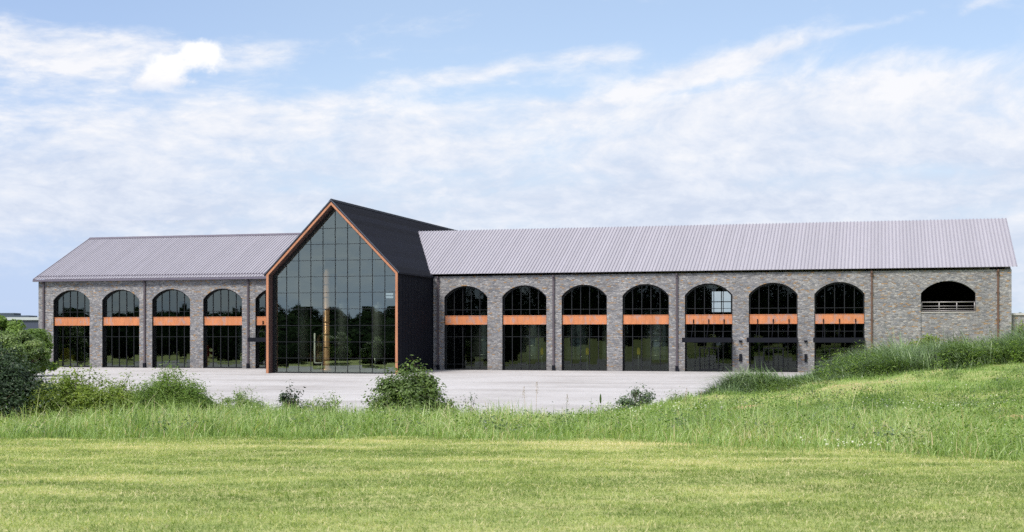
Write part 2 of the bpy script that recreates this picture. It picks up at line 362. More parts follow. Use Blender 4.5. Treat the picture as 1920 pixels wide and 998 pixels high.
# ------------------------------------------------------------------ terrain
def yard_z(X, Y):
    u, v = to_local(X, Y); t = np.maximum(-v, 0)
    return -.2 * sstep(0, 11, t) - .25 * sstep(11, 75, t)
def crest_y(X): return np.interp(X, [-30, -14, 0, 3, 6.5, 10, 17, 30], [33, 33.5, 35.5, 37.5, 42, 44, 46, 50])
def crest_h(X): return np.interp(X, [-30, -16, -12, -6, 0, 3, 6.5, 9.6, 13.3, 17.2, 30], [.85, 1.0, 1.1, 1.2, 1.16, 1.2, 1.58, 2.0, 2.25, 2.52, 3.0])
def ground_h(X, Y):
    X = np.asarray(X, float); Y = np.asarray(Y, float)
    lawn = 1.927 - .008 * Y; cy, ch = crest_y(X), crest_h(X)
    y0 = np.interp(X, [-20, 0, 4, 8], [23.5, 23, 21, 17.5])
    k = sstep(0, 1, (Y - y0) / (cy - y0)); k = k * .5 + np.clip((Y - y0) / (cy - y0), 0, 1) * .5
    h = lawn * (1 - k) + ch * k
    fall = np.interp(X, [-30, 0, 6, 14, 22, 40], [17, 19, 19, 26, 70, 110])
    low = yard_z(X, Y) - .14
    far = sstep(0, 1, (Y - cy) / fall); h = h * (1 - far) + low * far
    bump = (fbm(X * .35 + 40, Y * .35 + 9, 4) - .5) * (.22 + .30 * sstep(2, 7, X)) * sstep(20, 30, Y) * (1 - sstep(60, 80, Y)) + (fbm(X * .5, Y * .8, 3) - .5) * .05
    left = sstep(-.31, -.375, X / np.maximum(Y, 10)) * sstep(116, 104, Y) * sstep(50, 62, Y); h = h * (1 - left) + np.maximum(h, .05) * left
    out = sstep(260, 500, np.hypot(X, Y - 60)); h = (h + bump) * (1 - out) + (-1.2) * out
    return h
BARE = []
for px, py in ((1797, 796), (1890, 781), (1400, 762), (1372, 768)):
    Y = 26.0
    for _ in range(60):
        hh = float(ground_h(at(px, Y), Y)); Y = Y + .5 * ((CZ - hh) * F / (py - HZ) - Y) if 20 < Y < 60 else 38.0
    BARE.append((at(px, Y), Y, .42 if px != 1400 else .5, .5))

def axis(lo, hi, step, far):
    a = list(np.arange(lo, hi + 1e-6, step)); s = step
    while a[-1] < far: s *= 1.22; a.append(a[-1] + s)
    s = step
    while a[0] > -far: s *= 1.22; a.insert(0, a[0] - s)
    return np.array(a)
gx, gy = axis(-48, 48, .4, 3500), axis(-6, 78, .4, 3500)
GX, GY = np.meshgrid(gx, gy); GZ = ground_h(GX, GY)
def grid_faces(ny, nx):
    i = np.arange(ny * nx).reshape(ny, nx)
    return np.stack([i[:-1, :-1], i[:-1, 1:], i[1:, 1:], i[1:, :-1]], -1).reshape(-1, 4)
M_ground = ground_mat(); M_gravel = gravel_mat()
tag(np_mesh('ground', np.stack([GX, GY, GZ], -1).reshape(-1, 3), grid_faces(*GX.shape), M_ground, smooth=True), kind='structure')
yx, yv = np.linspace(-9, 112, 122), np.linspace(-108, 24, 133)
YU, YV = np.meshgrid(yx, yv); YX, YY = to_world(YU, YV)
yz = yard_z(YX, YY) + (fbm(YX * .5, YY * .5, 3) - .5) * .05 * sstep(14, 30, -YV)
yd = tag(np_mesh('yard', np.stack([YU, YV, yz], -1).reshape(-1, 3), grid_faces(*YU.shape), M_gravel, smooth=True), kind='structure'); yd.location = (X0, Z0, 0); yd.rotation_euler = (0, 0, -TH)

# ------------------------------------------------------------------ the stone hall
M_stone = stone_mat()
M_copper = copper_mat('copper_panel', (.60, .232, .105))
M_trim = copper_mat('copper_trim', (.50, .225, .125), False)
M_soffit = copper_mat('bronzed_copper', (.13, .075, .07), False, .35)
M_down = simple('dark_bronze_metal', (.10, .082, .095), .45, .3)
M_down2 = copper_mat('aged_copper', (.15, .085, .062), False, .45)
M_black = simple('black_metal', (.0065, .0075, .013), .65, .0, .3, 2, .15)
M_frame = simple('black_window_frame', (.012, .013, .016), .4, .2, .2)
M_glass = glass_mat('tinted_glass', (.34, .38, .36), 2.25)
M_glass2 = glass_mat('hall_glass', (.64, .68, .61), 3.0, (1.345, 1.66))
M_clear = glass_mat('clear_glass', (.62, .66, .68), 1.4)
M_clear2 = glass_mat('bright_clear_glass', (.95, .97, .97), 1.35); M_glass4 = glass_mat('lighter_glass', (.66, .70, .68), 1.62)
M_glass3 = glass_mat('dark_glass', (.36, .40, .36), 1.62)
M_roof = roof_mat('lavender_grey_metal', (.33, .32, .365), .42, .1, .09)
M_seam = roof_mat('lavender_seam_metal', (.275, .262, .31), .42, .1, .06)
M_blackroof = roof_mat('black_roof_metal', (.0085, .0105, .019), .65, .0, .4)
M_fascia = simple('plum_grey_fascia', (.13, .115, .15), .4, .2)
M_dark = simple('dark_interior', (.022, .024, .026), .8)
M_floor = simple('polished_concrete', (.16, .16, .155), .35)
M_rail = simple('galvanised_rail', (.27, .255, .26), .4, .3)
M_steel = simple('brushed_steel', (.42, .44, .42), .3, .7)
M_gun = simple('gunmetal', (.10, .105, .10), .5, .2)
M_still = copper_mat('still_copper', (.66, .37, .22), False, .3)
M_yellow = simple('yellow_enamel', (.75, .55, .04), .4)
M_red = simple('red_enamel', (.45, .06, .03), .4)
M_white = simple('white_paint', (.75, .76, .74), .5)

hall = empty('arched_hall', (X0, Z0, 0), -TH)
tag(hall, 'long grey stone hall with arched windows, lavender metal roof and black glass gable', 'building')
UP = 107.09; HF = 10.0; RV = 11.174; HR = 15.81; VB = 22.35
GU, GR, GP, GZT = 41.47, 7.25, 10.78, 17.38
AW, AS, AA = 4.82, 7.78, 8.97
LEFT = [4.392 + i * 6.4513 for i in range(5)]
RIGHT = [52.352 + i * 6.4513 for i in range(7)]
U8 = .5 * (unproj_v(1729.5, 600, 0)[0] + unproj_v(1826.3, 600, 0)[0]); W8 = 5.05
def arch(uc, w, zs=AS, za=AA, n=18):
    rise = za - zs; r = (w * w / 4 + rise * rise) / (2 * rise); a = math.asin(w / 2 / r)
    return [(uc + r * math.sin(-a + 2 * a * k / n), za - r + r * math.cos(-a + 2 * a * k / n)) for k in range(n + 1)]
def wall_with_arches(ua, ub, arches, zb, top, v0, v1):
    m = MB(); cur = ua
    for uc, w in arches:
        l, r = uc - w / 2, uc + w / 2; ar = arch(uc, w)
        for v, flip in ((v0, 0), (v1, 1)):
            m.face([(cur, v, zb), (l, v, zb), (l, v, AS), (l, v, top), (cur, v, top)][::-1 if flip else 1])
            for (a, za_), (b, zb_) in zip(ar[:-1], ar[1:]):
                m.face([(a, v, za_), (b, v, zb_), (b, v, top), (a, v, top)][::-1 if flip else 1])
        prof = [(l, zb)] + ar + [(r, zb)]
        for (a, za_), (b, zb_) in zip(prof[:-1], prof[1:]):
            m.face([(a, v0, za_), (a, v1, za_), (b, v1, zb_), (b, v0, zb_)])
        cur = r
    for v, flip in ((v0, 0), (v1, 1)): m.face([(cur, v, zb), (ub, v, zb), (ub, v, top), (cur, v, top)][::-1 if flip else 1])
    return m
def roof_z(v): return HF + .25 + (HR - HF - .25) * (v + .35) / (RV + .35)
def end_wall(m, u0, u1):
    poly = [(0, .6, -.6), (0, VB - .6, -.6), (0, VB - .6, HF - .02), (0, RV, HR - .35), (0, .6, HF - .02)]
    m.prism(poly, (u0, 0, 0), (u1, 0, 0))
def holed_back(m, ua, ub, rects, z0, z1, v0, v1):
    """back wall with rectangular window openings"""
    us = sorted({ua, ub} | {r[0] for r in rects} | {r[1] for r in rects}); zs = sorted({z0, z1} | {r[2] for r in rects} | {r[3] for r in rects})
    for a, b in zip(us[:-1], us[1:]):
        for c, d in zip(zs[:-1], zs[1:]):
            if not any(r[0] <= a and b <= r[1] and r[2] <= c and d <= r[3] for r in rects): m.box(a, b, v0, v1, c, d)
GL, GRT = GU - GR, GU + GR
def px_rect(x0, x1, y0, y1, v):
    a, zt = unproj_v(x0, y0, v); b, zb = unproj_v(x1, y1, v); return (a, b, zb, min(zt, 9.1))
back_l = [px_rect(220, 234, 560, 585, VB - .6)]
back_r = [px_rect(1334, 1371, 546, 586, VB - .6)]
back_g = [px_rect(686, 708, 536, 560, VB - .6), px_rect(722, 738, 536, 560, VB - .6)]

wl = wall_with_arches(0, GL, [(u, AW) for u in LEFT], -.6, HF, 0, .6)
end_wall(wl, 0, .55); holed_back(wl, .0, GL, back_l, -.6, HF, VB - .6, VB)
wl.build('stone_wall', M_stone, hall)
wr = wall_with_arches(GRT, UP, [(u, AW) for u in RIGHT] + [(U8, W8)], -.6, HF, 0, .6)
end_wall(wr, UP - .55, UP); holed_back(wr, GRT, UP, back_r, -.6, HF, VB - .6, VB)
wr.build('stone_wall', M_stone, hall)
# dark insides of the two wings
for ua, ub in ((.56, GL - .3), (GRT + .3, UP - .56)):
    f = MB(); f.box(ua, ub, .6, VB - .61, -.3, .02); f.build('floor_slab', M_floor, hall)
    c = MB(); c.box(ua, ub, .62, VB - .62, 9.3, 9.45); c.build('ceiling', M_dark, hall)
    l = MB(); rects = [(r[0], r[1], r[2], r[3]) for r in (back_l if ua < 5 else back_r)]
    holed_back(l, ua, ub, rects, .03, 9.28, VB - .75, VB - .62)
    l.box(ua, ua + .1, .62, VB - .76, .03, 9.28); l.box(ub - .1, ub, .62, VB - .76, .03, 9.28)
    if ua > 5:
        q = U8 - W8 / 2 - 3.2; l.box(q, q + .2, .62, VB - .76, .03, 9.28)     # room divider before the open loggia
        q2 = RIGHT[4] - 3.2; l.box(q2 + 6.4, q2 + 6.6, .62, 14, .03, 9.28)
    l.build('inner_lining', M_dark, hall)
for rects in (back_l, back_r, back_g):
    for a, b, c, d in rects:
        m = MB(); n = max(1, round((b - a) / 1.1))
        for k in range(n + 1): x = a + (b - a) * k / n; m.box(x - .05, x + .05, VB - .5, VB - .38, c, d)
        for k in range(3): z = c + (d - c) * k / 2; m.box(a, b, VB - .48, VB - .40, z - .05, z + .05)
        w = m.build('rear_window', M_frame, hall)
        g = MB(); g.face([(a, VB - .44, c), (b, VB - .44, c), (b, VB - .44, d), (a, VB - .44, d)]); g.build('glass_pane', M_clear2 if rects is back_r else M_clear, w)

# arched windows: liner, mullions, glass, copper spandrel
B1, B2 = 4.86, 5.77
def window(uc, door, glass):
    w, vg = AW, .52; l, r = uc - w / 2 + .03, uc + w / 2 - .03; ar = arch(uc, w - .06, AS, AA - .03)
    m = MB(); prof = [(l, .03)] + ar + [(r, .03)]
    inner = [(l + .11, .14)] + [(uc + (x - uc) * .955, z - .11) for x, z in ar] + [(r - .11, .14)]
    for (a, b), (c, d) in zip(zip(prof[:-1], prof[1:]), zip(inner[:-1], inner[1:])):
        m.face([(a[0], .42, a[1]), (b[0], .42, b[1]), (d[0], .42, d[1]), (c[0], .42, c[1])])
        m.face([(c[0], .42, c[1]), (d[0], .42, d[1]), (d[0], .58, d[1]), (c[0], .58, c[1])])
    m.box(l, r, .42, .58, .03, .14)
    top = lambda u: max([np.interp(u, [q[0] for q in ar], [q[1] for q in ar])]) - .06
    for k in range(1, 5):
        u = l + (r - l) * k / 5; z0 = .14
        m.box(u - .034, u + .034, .45, .57, z0, B1 - .02); m.box(u - .034, u + .034, .45, .57, B2 + .02, float(top(u)))
    bars = [.62, 3.55, 6.42] if not door else [.62, 4.1, 6.42]
    for z in bars: m.box(l + .1, r - .1, .44, .56, z - .025, z + .025)
    o = m.build('arched_window', M_frame, hall)
    ln = MB()                                             # black metal lining of the reveal
    for a, b in zip(prof[:-1], prof[1:]): ln.face([(a[0], .05, a[1]), (a[0], .42, a[1]), (b[0], .42, b[1]), (b[0], .05, b[1])])
    ln.build('reveal_lining', M_frame, o)
    g = MB(); g.face([(q[0], vg, q[1]) for q in prof]); g.build('glass_pane', glass, o)
    p = MB(); p.box(l + .015, r - .015, .20, .36, B1, B2); p.box(l + .01, r - .01, .17, .37, B2 - .03, B2 + .03)
    p.box(l + .012, r - .012, .18, .37, B1 - .02, B1 + .04)
    p.build('copper_spandrel', M_copper, o)
    if door:
        d = MB()
        for k in (-1, 0, 1): d.box(uc + k * .95 - .06, uc + k * .95 + .06, .36, .47, .04, 2.42)
        d.box(uc - 1.01, uc + 1.01, .37, .46, 2.34, 2.46); d.box(uc - .95, uc + .95, .38, .46, .04, .30)
        d.build('double_door', M_frame, o)
    return o
def canopy(uc):
    m = MB(); l, r = uc - 2.42, uc + 2.42
    m.box(l, r, -1.75, .16, 3.02, 3.42); m.box(l - .03, r + .03, -1.80, -1.74, 2.98, 3.46)
    c = m.build('door_canopy', M_black, hall)
    for k in (-1, 0, 1):
        q = MB(); q.tube([(uc + k * 1.55, -1.5, 3.42), (uc + k * 1.55, .18, 5.15)], .03, 6); q.box(uc + k * 1.55 - .05, uc + k * 1.55 + .05, .08, .19, 4.98, 5.32)
        q.build('tie_rod', M_black, c)
for i, u in enumerate(LEFT):
    window(u, i == 4, M_glass)
for i, u in enumerate(RIGHT): window(u, i >= 4, M_glass4 if i == 4 else M_glass3)
canopy(LEFT[4])
for u in RIGHT[4:]: canopy(u)

# the open loggia in the last arch
zsill = unproj_v(1778, 586.5, 0)[1]; zrail = unproj_v(1778, 566.5, 0)[1]
m = MB(); m.box(U8 - W8 / 2 - .01, U8 + W8 / 2 + .01, .14, .58, -.3, zsill); m.box(U8 - W8 / 2, U8 + W8 / 2, .09, .6, zsill + .004, zsill + .09, 1)
m.build('loggia_infill', [M_stone, simple('cast_stone', (.42, .40, .39), .8)], hall)
m = MB()
for k in range(4):
    u = U8 - W8 / 2 + .08 + (W8 - .16) * k / 3; m.tube([(u, .3, zsill + .09), (u, .3, zrail)], .05, 8)
for z, rr in ((zrail, .055), (zrail - .38, .03), (zrail - .64, .03), (zsill + .2, .035)): m.tube([(U8 - W8 / 2 + .02, .3, z), (U8 + W8 / 2 - .02, .3, z)], rr, 8)
m.build('loggia_railing', M_rail, hall)

# downspouts with a hopper, brackets and a cast shoe
DOWN = [unproj_v(x, 600, 0)[0] for x in (82.7, 271.9, 465.8, 822, 1038.3, 1269.5, 1634.5, 1871)]
for i, u in enumerate(DOWN):
    m = MB(); q = .10 if i < 6 else .075; m.box(u - q, u + q, -.17, -.03, .55, 9.5); m.box(u - .12, u + .12, -.22, -.02, 9.5, 9.85)
    m.box(u - .07, u + .07, -.40, -.08, 9.80, 10.0)
    for z in (2.6, 5.2, 7.8): m.box(u - .15, u + .15, -.18, -.005, z, z + .06)
    o = m.build('downspout', M_down2 if i >= 6 else M_down, hall)
    s = MB(); s.box(u - .15, u + .15, -.24, -.01, -.2, .56); s.build('downspout_shoe', M_black, o)
for u in (unproj_v(1388.7, 640, 0)[0], unproj_v(1511, 640, 0)[0]):
    m = MB(); m.box(u - .13, u + .13, -.20, -.004, 1.05, 1.82); m.box(u - .09, u + .09, -.23, -.19, 1.15, 1.72); m.build('wall_sconce', M_black, hall)
    m = MB(); m.box(u - .16, u + .16, -.14, -.004, 3.05, 3.18); m.tube([(u, -.12, 3.12), (u, -.3, 3.05)], .08, 8); m.build('wall_spotlight', M_black, hall)

# standing seam roofs of the wings, cut along the valley with the black gable
PIT = (GZT - 10.0) / GR
def gable_cut(u, back=False):
    """first depth where the wing roof emerges above the gable roof at position u"""
    d = abs(u - GU); zg = GZT - d * PIT
    if zg <= roof_z(-.35): return -.35
    return (zg - HF - .25) / ((HR - HF - .25) / (RV + .35)) - .35
def wing_roof(ua, ub):
    m = MB(); step = .355; s = MB()
    n = int(round((ub - ua) / step)); us = [ua + (ub - ua) * k / n for k in range(n + 1)]
    for a, b in zip(us[:-1], us[1:]):
        va, vb = gable_cut(a), gable_cut(b)
        if min(va, vb) < RV:
            va, vb = min(va, RV - .01), min(vb, RV - .01)
            m.face([(a, va, roof_z(va)), (b, vb, roof_z(vb)), (b, RV, HR), (a, RV, HR)])
            bk = lambda v: 2 * RV - v
            m.face([(b, bk(vb), roof_z(vb)), (a, bk(va), roof_z(va)), (a, RV, HR), (b, RV, HR)])
    for k, u in enumerate(us):
        v = gable_cut(u)
        if v > RV - .1: continue
        h, w1, w2 = .08, .068, .034
        for sgn in (1, -1):
            y = lambda q: q if sgn > 0 else 2 * RV - q
            A = [(u - w1, y(v), roof_z(v) - .01), (u - w2, y(v), roof_z(v) + h), (u + w2, y(v), roof_z(v) + h), (u + w1, y(v), roof_z(v) - .01)]
            Bq = [(u - w1, RV, HR - .01), (u - w2, RV, HR + h), (u + w2, RV, HR + h), (u + w1, RV, HR - .01)]
            for q in range(3): s.face([A[q], A[q + 1], Bq[q + 1], Bq[q]] if sgn > 0 else [A[q + 1], A[q], Bq[q], Bq[q + 1]])
            s.face(A if sgn < 0 else A[::-1])
    o = m.build('metal_roof', M_roof, hall); s.build('standing_seams', M_seam, o)
    # ridge cap, rake edge, snow guards, gutter
    far = GU + (1.54 if ua > GU else -1.54)
    ra, rb = (far, ub) if ua > GU else (ua, far)
    c = MB(); c.prism([(0, RV - .28, HR - .06), (0, RV, HR + .16), (0, RV + .28, HR - .06)], (ra, 0, 0), (rb, 0, 0)); c.build('ridge_cap', M_fascia, o)
    g = MB(); ga, gb = (GRT + .02, ub) if ua > GU else (ua, GL - .02)
    g.prism([(0, -.36, 10.22), (0, -.50, 10.20), (0, -.52, 9.97), (0, -.30, 9.95), (0, -.03, 9.97), (0, -.03, 10.06), (0, -.34, 10.06)], (ga, 0, 0), (gb, 0, 0))
    g.build('eave_gutter', M_fascia, o)
    sg = MB()
    for k in range(int((gb - ga) / .355)):
        u = ga + .17 + k * .355
        if gable_cut(u) < -.2:
            sg.box(u - .07, u + .07, .22, .28, roof_z(.25) + .03, roof_z(.25) + .17)
    z = roof_z(.25); sg.box(ga, gb, .24, .26, z + .05, z + .09)
    sg.build('snow_guard', M_fascia, o)
    e = MB(); ue = ub if ua > GU else ua; d = .02 if ua > GU else -.02
    for sgn in (1, -1):
        y = lambda q: q if sgn > 0 else 2 * RV - q
        e.prism([(0, y(-.36), roof_z(-.36) + .07), (0, RV, HR + .08), (0, RV, HR - .22), (0, y(-.36), roof_z(-.36) - .22)], (ue - .05, 0, 0), (ue + .06, 0, 0))
    e.build('rake_trim', M_fascia, o)
    return o
wing_roof(-.44, GU); wing_roof(GU, UP + .44)

# the black glazed gable hall
VE = 33.0
def chev(off, z_low):       # gable outline, 'off' metres inside the outer face
    k = off / math.cos(math.atan(PIT)); hw = GR - off
    return [(GU - hw, z_low), (GU - hw, GZT - k - hw * PIT + 0.0), (GU, GZT - k), (GU + hw, GZT - k - hw * PIT), (GU + hw, z_low)]
def portal(m, o0, o1, va, vb, z_low=-.32, mi=0):
    A, B = chev(o0, z_low), chev(o1, z_low)
    for k in range(4):
        a, b, c, d = A[k], A[k + 1], B[k + 1], B[k]
        m.prism([(a[0], va, a[1]), (b[0], va, b[1]), (c[0], va, c[1]), (d[0], va, d[1])], (0, 0, 0), (0, vb - va, 0), mi)
F0 = -GP
m = MB(); portal(m, .10, .35, F0, F0 + .06); fr = m.build('gable_frame', M_trim, hall)
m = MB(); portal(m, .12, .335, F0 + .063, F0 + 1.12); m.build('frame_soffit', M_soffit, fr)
m = MB(); portal(m, .33, .62, F0 + 1.0, F0 + 1.22); m.build('inner_frame', M_frame, fr)
# black standing seam roof and side walls
m = MB(); s = MB()
ev, ez = GR + .06, GZT - (GR + .06) * PIT
for sg_ in (-1, 1):
    # roof slab with thickness, eave to ridge
    P0 = [(GU, GZT + .02), (GU + sg_ * ev, ez + .02), (GU + sg_ * ev, ez - .16), (GU, GZT - .18)]
    m.prism([(q[0], 0, q[1]) for q in P0], (0, F0 - .04, 0), (0, VE, 0))
    n = int((VE - F0) / .42)
    for k in range(n + 1):
        v = F0 + .02 + k * .42; a = (GU, v, GZT + .02); b = (GU + sg_ * ev, v, ez + .02); nx, nz = sg_ * math.sin(math.atan(PIT)) * .06, math.cos(math.atan(PIT)) * .06
        for y0, y1 in ((-.025, -.012), (-.012, .012), (.012, .025)):
            h0 = 0 if y0 == -.025 else 1; h1 = 0 if y1 == .025 else 1
            s.face([(a[0] + nx * h0, v + y0, a[2] + nz * h0), (b[0] + nx * h0, v + y0, b[2] + nz * h0), (b[0] + nx * h1, v + y1, b[2] + nz * h1), (a[0] + nx * h1, v + y1, a[2] + nz * h1)])
gr_ = m.build('gable_roof', M_blackroof, hall); s.build('standing_seams', M_blackroof, gr_)
c = MB(); c.prism([(GU - .25, 0, GZT - .15), (GU, 0, GZT + .13), (GU + .25, 0, GZT - .15)], (0, F0 - .05, 0), (0, VE, 0)); c.build('ridge_cap', M_black, gr_)
for sg_ in (-1, 1):
    gt = MB(); e = GU + sg_ * (GR + .07); gt.box(min(e, e + sg_ * .16), max(e, e + sg_ * .16), F0 + .1, -.36, ez - .14, ez + .03)
    gt.build('eave_gutter', M_black, gr_)
rk = MB()
for sg_ in (-1, 1):
    rk.prism([(GU, F0 - .06, GZT + .06), (GU + sg_ * ev, F0 - .06, ez + .06), (GU + sg_ * ev, F0 - .06, ez - .05), (GU, F0 - .06, GZT - .08)], (0, 0, 0), (0, .12, 0))
rk.build('rake_trim', simple('slate_trim', (.10, .11, .14), .35, .4), gr_)
for sg_ in (-1, 1):
    w = MB(); x = GU + sg_ * (GR - .06); a, b = min(x, x - sg_ * .28), max(x, x - sg_ * .28)
    w.box(a, b, F0 + 1.13, 0.0, -.32, ez - .10); w.box(a, b, 0.0, VB, -.32, ez - .1)
    k = F0 + .4
    while k < -.1:
        w.box(min(x, x + sg_ * .04), max(x, x + sg_ * .04), k - .03, k + .03, -.3, ez - .12); k += .45
    w.box(min(x, x + sg_ * .015), max(x, x + sg_ * .015), F0 + .066, F0 + 1.125, -.32, ez - .12)
    w.build('black_cladding', M_black, hall)
# glass front: mullion grid and glass
vg = F0 + 1.1; gi = chev(.60, -.12)
topz = lambda u: gi[2][1] - abs(u - GU) * PIT
m = MB(); l, r = gi[0][0], gi[4][0]
pw = 1.345
for k in range(-4, 5):
    u = GU + k * pw; m.box(u - .024, u + .024, vg - .05, vg + .07, -.14, topz(u))
for z in (1.36, 3.02, 4.70, 6.38, 8.04, 9.68, 11.33, 12.98, 14.6):
    hw = min(GR - .6, (gi[2][1] - z) / PIT); m.box(GU - hw, GU + hw, vg - .04, vg + .08, z - .022, z + .022)
m.box(l, r, vg - .06, vg + .1, -.32, -.06)
gf = m.build('glazed_front', M_frame, hall)
g = MB(); g.face([(q[0], vg, q[1]) for q in gi]); g.build('glass_pane', M_glass2, gf)
f = MB(); f.box(GL + .4, GRT - .4, vg + .12, VB - .7, -.5, -.04); f.build('floor_slab', M_floor, hall)
bw = MB(); holed_back(bw, GL + .4, GRT - .4, back_g, -.3, 9.6, VB - .75, VB - .6)
bw.prism([(GL + .4, 0, 9.6), (GRT - .4, 0, 9.6), (GU, 0, GZT - .6)], (0, VB - .75, 0), (0, VB - .6, 0)); bw.build('inner_lining', simple('grey_interior', (.42, .43, .40), .8), hall)
bw = MB(); bw.box(GL + .5, GRT - .5, 3.0, VB - .8, 3.7, 4.1); bw.box(GL + .5, GRT - .5, 2.9, 3.0, 4.1, 5.1); bw.build('mezzanine', M_dark, hall)
tr = MB()
for v in (-4.5, 1, 7, 13):
    tr.box(GL + .5, GRT - .5, v - .12, v + .12, 9.5, 9.85); tr.box(GU - .12, GU + .12, v - .1, v + .1, 9.85, GZT - .7)
    for sg_ in (-1, 1): tr.tube([(GU + sg_ * 5.8, v, 9.8), (GU, v, GZT - .9)], .15, 6)
tr.build('roof_truss', M_dark, hall)

# ------------------------------------------------------------------ what stands inside
def hall_xyz(u, v, z=0.0): x, y = to_world(u, v); return (x, y, z)
def column_still():
    u, zt = unproj_v(612, 504, -7.6); t = empty('copper_still', hall_xyz(u, -7.6, -.04))
    tag(t, 'tall slim copper column still standing behind the big gable glass', 'still')
    m = MB(); m.lathe([(0.0, 0), (.62, 0), (.62, .25), (.34, .3), (.34, zt - .5), (.26, zt - .25), (.16, zt), (0, zt)]); m.build('column', M_still, t)
    for k in range(7):
        m = MB(); m.lathe([(.34, 1.2 + k * 1.3), (.40, 1.2 + k * 1.3), (.40, 1.29 + k * 1.3), (.34, 1.29 + k * 1.3)]); m.build('flange', M_still, t)
column_still()
def tank(u, v, r, h, label):
    t = empty('steel_tank', hall_xyz(u, v, .02)); tag(t, label, 'tank', 'steel tanks inside the hall')
    m = MB(); m.lathe([(r, 1.1), (r, h), (r * .75, h + .45), (.2, h + .6), (0, h + .6)], n=28); m.lathe([(r, 1.1), (r * .5, .75), (0, .7)], n=28)
    for z in (1.5, h * .5, h - .3): m.lathe([(r, z), (r + .04, z), (r + .04, z + .08), (r, z + .08)], n=28)
    m.build('vessel', M_steel, t)
    for k in range(4):
        a = math.pi / 4 + k * math.pi / 2; q = MB(); q.tube([(r * .8 * math.cos(a), r * .8 * math.sin(a), 0), (r * .8 * math.cos(a), r * .8 * math.sin(a), 1.3)], .09, 8); q.build('leg', M_steel, t)
for u, v, r, h, s in ((RIGHT[0] + .6, 5.5, 1.6, 6.2, 'pale steel tank behind the first arch right of the gable'),
                      (RIGHT[1] - .2, 5.2, 1.5, 5.0, 'pale steel tank behind the second arch right of the gable'),
                      (RIGHT[2] - 1.9, 6.0, 1.5, 5.6, 'steel tank on one side behind the third arch right of the gable'),
                      (RIGHT[2] + 2.3, 5.0, 1.4, 6.4, 'steel tank on the pier side behind the third arch right of the gable'),
                      (RIGHT[3] + .5, 5.4, 1.6, 6.1, 'wide steel tank behind the fourth arch right of the gable'),
                      (LEFT[3] + .2, 6.0, 1.3, 5.6, 'steel tank behind the fourth arch of the shorter wing')):
    tank(u, v, r, h, s)
for px, top, s in ((567, 566, 'slim steel tank left of the copper still'), (641, 566, 'slim steel tank close on the right of the copper still'), (709, 570, 'slim steel tank by the edge of the big gable glass')):
    u, zt = unproj_v(px, top, -5.6); t = empty('steel_tank', hall_xyz(u, -5.6, -.04)); tag(t, s, 'tank', 'slim tanks behind the gable glass')
    m = MB(); m.lathe([(0, 1.0), (.35, 1.05), (.66, 1.5), (.66, zt - .3), (.5, zt - .08), (.12, zt), (.12, zt + .25), (0, zt + .25)], n=24); m.build('vessel', M_gun, t)
    for k in range(3):
        a = k * 2.094; q = MB(); q.tube([(.55 * math.cos(a), .55 * math.sin(a), 0), (.55 * math.cos(a), .55 * math.sin(a), 1.6)], .05, 6); q.build('leg', M_steel, t)
for px, s in ((595, 'black saucer lamp hanging inside the gable glass beside the copper still'), (664, 'black saucer lamp hanging inside the gable glass on the far side from the short wing')):
    u, z = unproj_v(px, 556, -7.0); t = empty('pendant_lamp', hall_xyz(u, -7.0, z)); tag(t, s, 'lamp', 'saucer lamps inside the gable')
    m = MB(); m.lathe([(0, .22), (.10, .2), (.30, .1), (.72, 0), (.70, -.03), (.0, .03)], n=24); m.build('shade', M_black, t)
    m = MB(); m.tube([(0, 0, .2), (0, 0, 5.0)], .015, 5); m.build('cord', M_black, t)
def pipe():
    u, z1 = unproj_v(590, 625, -8.4); u2, z0 = unproj_v(604, 681, -8.4); t = empty('white_pipe', hall_xyz(u, -8.4, -.04))
    tag(t, 'white elbow pipe standing behind the gable glass', 'pipe')
    m = MB(); m.tube([(0, 0, z1 + .04), (0, 0, z0 + .14), (.03, 0, z0 + .06), (.1, 0, z0 + .04), (u2 - u, 0, z0 + .04)], .085, 10); m.build('pipe_run', M_white, t)
    m = MB(); m.tube([(u2 - u - .1, 0, z0), (u2 - u - .1, 0, 0)], .05, 8); m.build('support', M_steel, t)
pipe()
def kettle():
    u = unproj_v(603, 672, -4.0)[0]; t = empty('copper_pot', hall_xyz(u - 1.5, -1.5, -.04)); tag(t, 'round copper pot with a swan neck beside the column still', 'pot')
    m = MB(); m.lathe([(0, .5), (.8, .6), (1.15, 1.1), (1.1, 1.7), (.6, 2.2), (.3, 2.9), (.2, 3.4)]); m.build('pot_body', M_still, t)
    q = MB(); q.lathe([(.85, 0), (.85, .62), (0, .62)]); q.build('base', M_steel, t)
    n = MB(); n.tube([(0, 0, 3.3), (.1, 0, 3.7), (.45, 0, 3.8), (.9, 0, 3.4)], [.2, .16, .12, .08], 10); n.build('swan_neck', M_still, t)
kettle()
def rack(u, v, w, h, mat, name, label, cat):
    """a wheeled utility frame: two shelves, uprights and a hood"""
    t = empty(name, hall_xyz(u, v, .02)); tag(t, label, cat)
    m = MB(); m.box(-w / 2, w / 2, -.4, .4, .18, h * .62); m.prism([(-w / 2, 0, h * .62), (w / 2 - .3, 0, h * .62), (w / 2 - .5, 0, h), (-w / 4, 0, h)], (0, -.38, 0), (0, .38, 0)); m.build('body', mat, t)
    for sx in (-1, 1):
        for sy in (-1, 1):
            q = MB(); q.tube([(sx * (w / 2 - .2), sy * .38, .15), (sx * (w / 2 - .2), sy * .48, .15)], .15, 12); q.build('wheel', M_black, t)
u = unproj_v(127, 675, 3.0)[0]; rack(u, 3.0, 1.6, 2.2, M_yellow, 'yellow_cart', 'yellow wheeled machine behind the outermost arch of the shorter wing', 'machine')
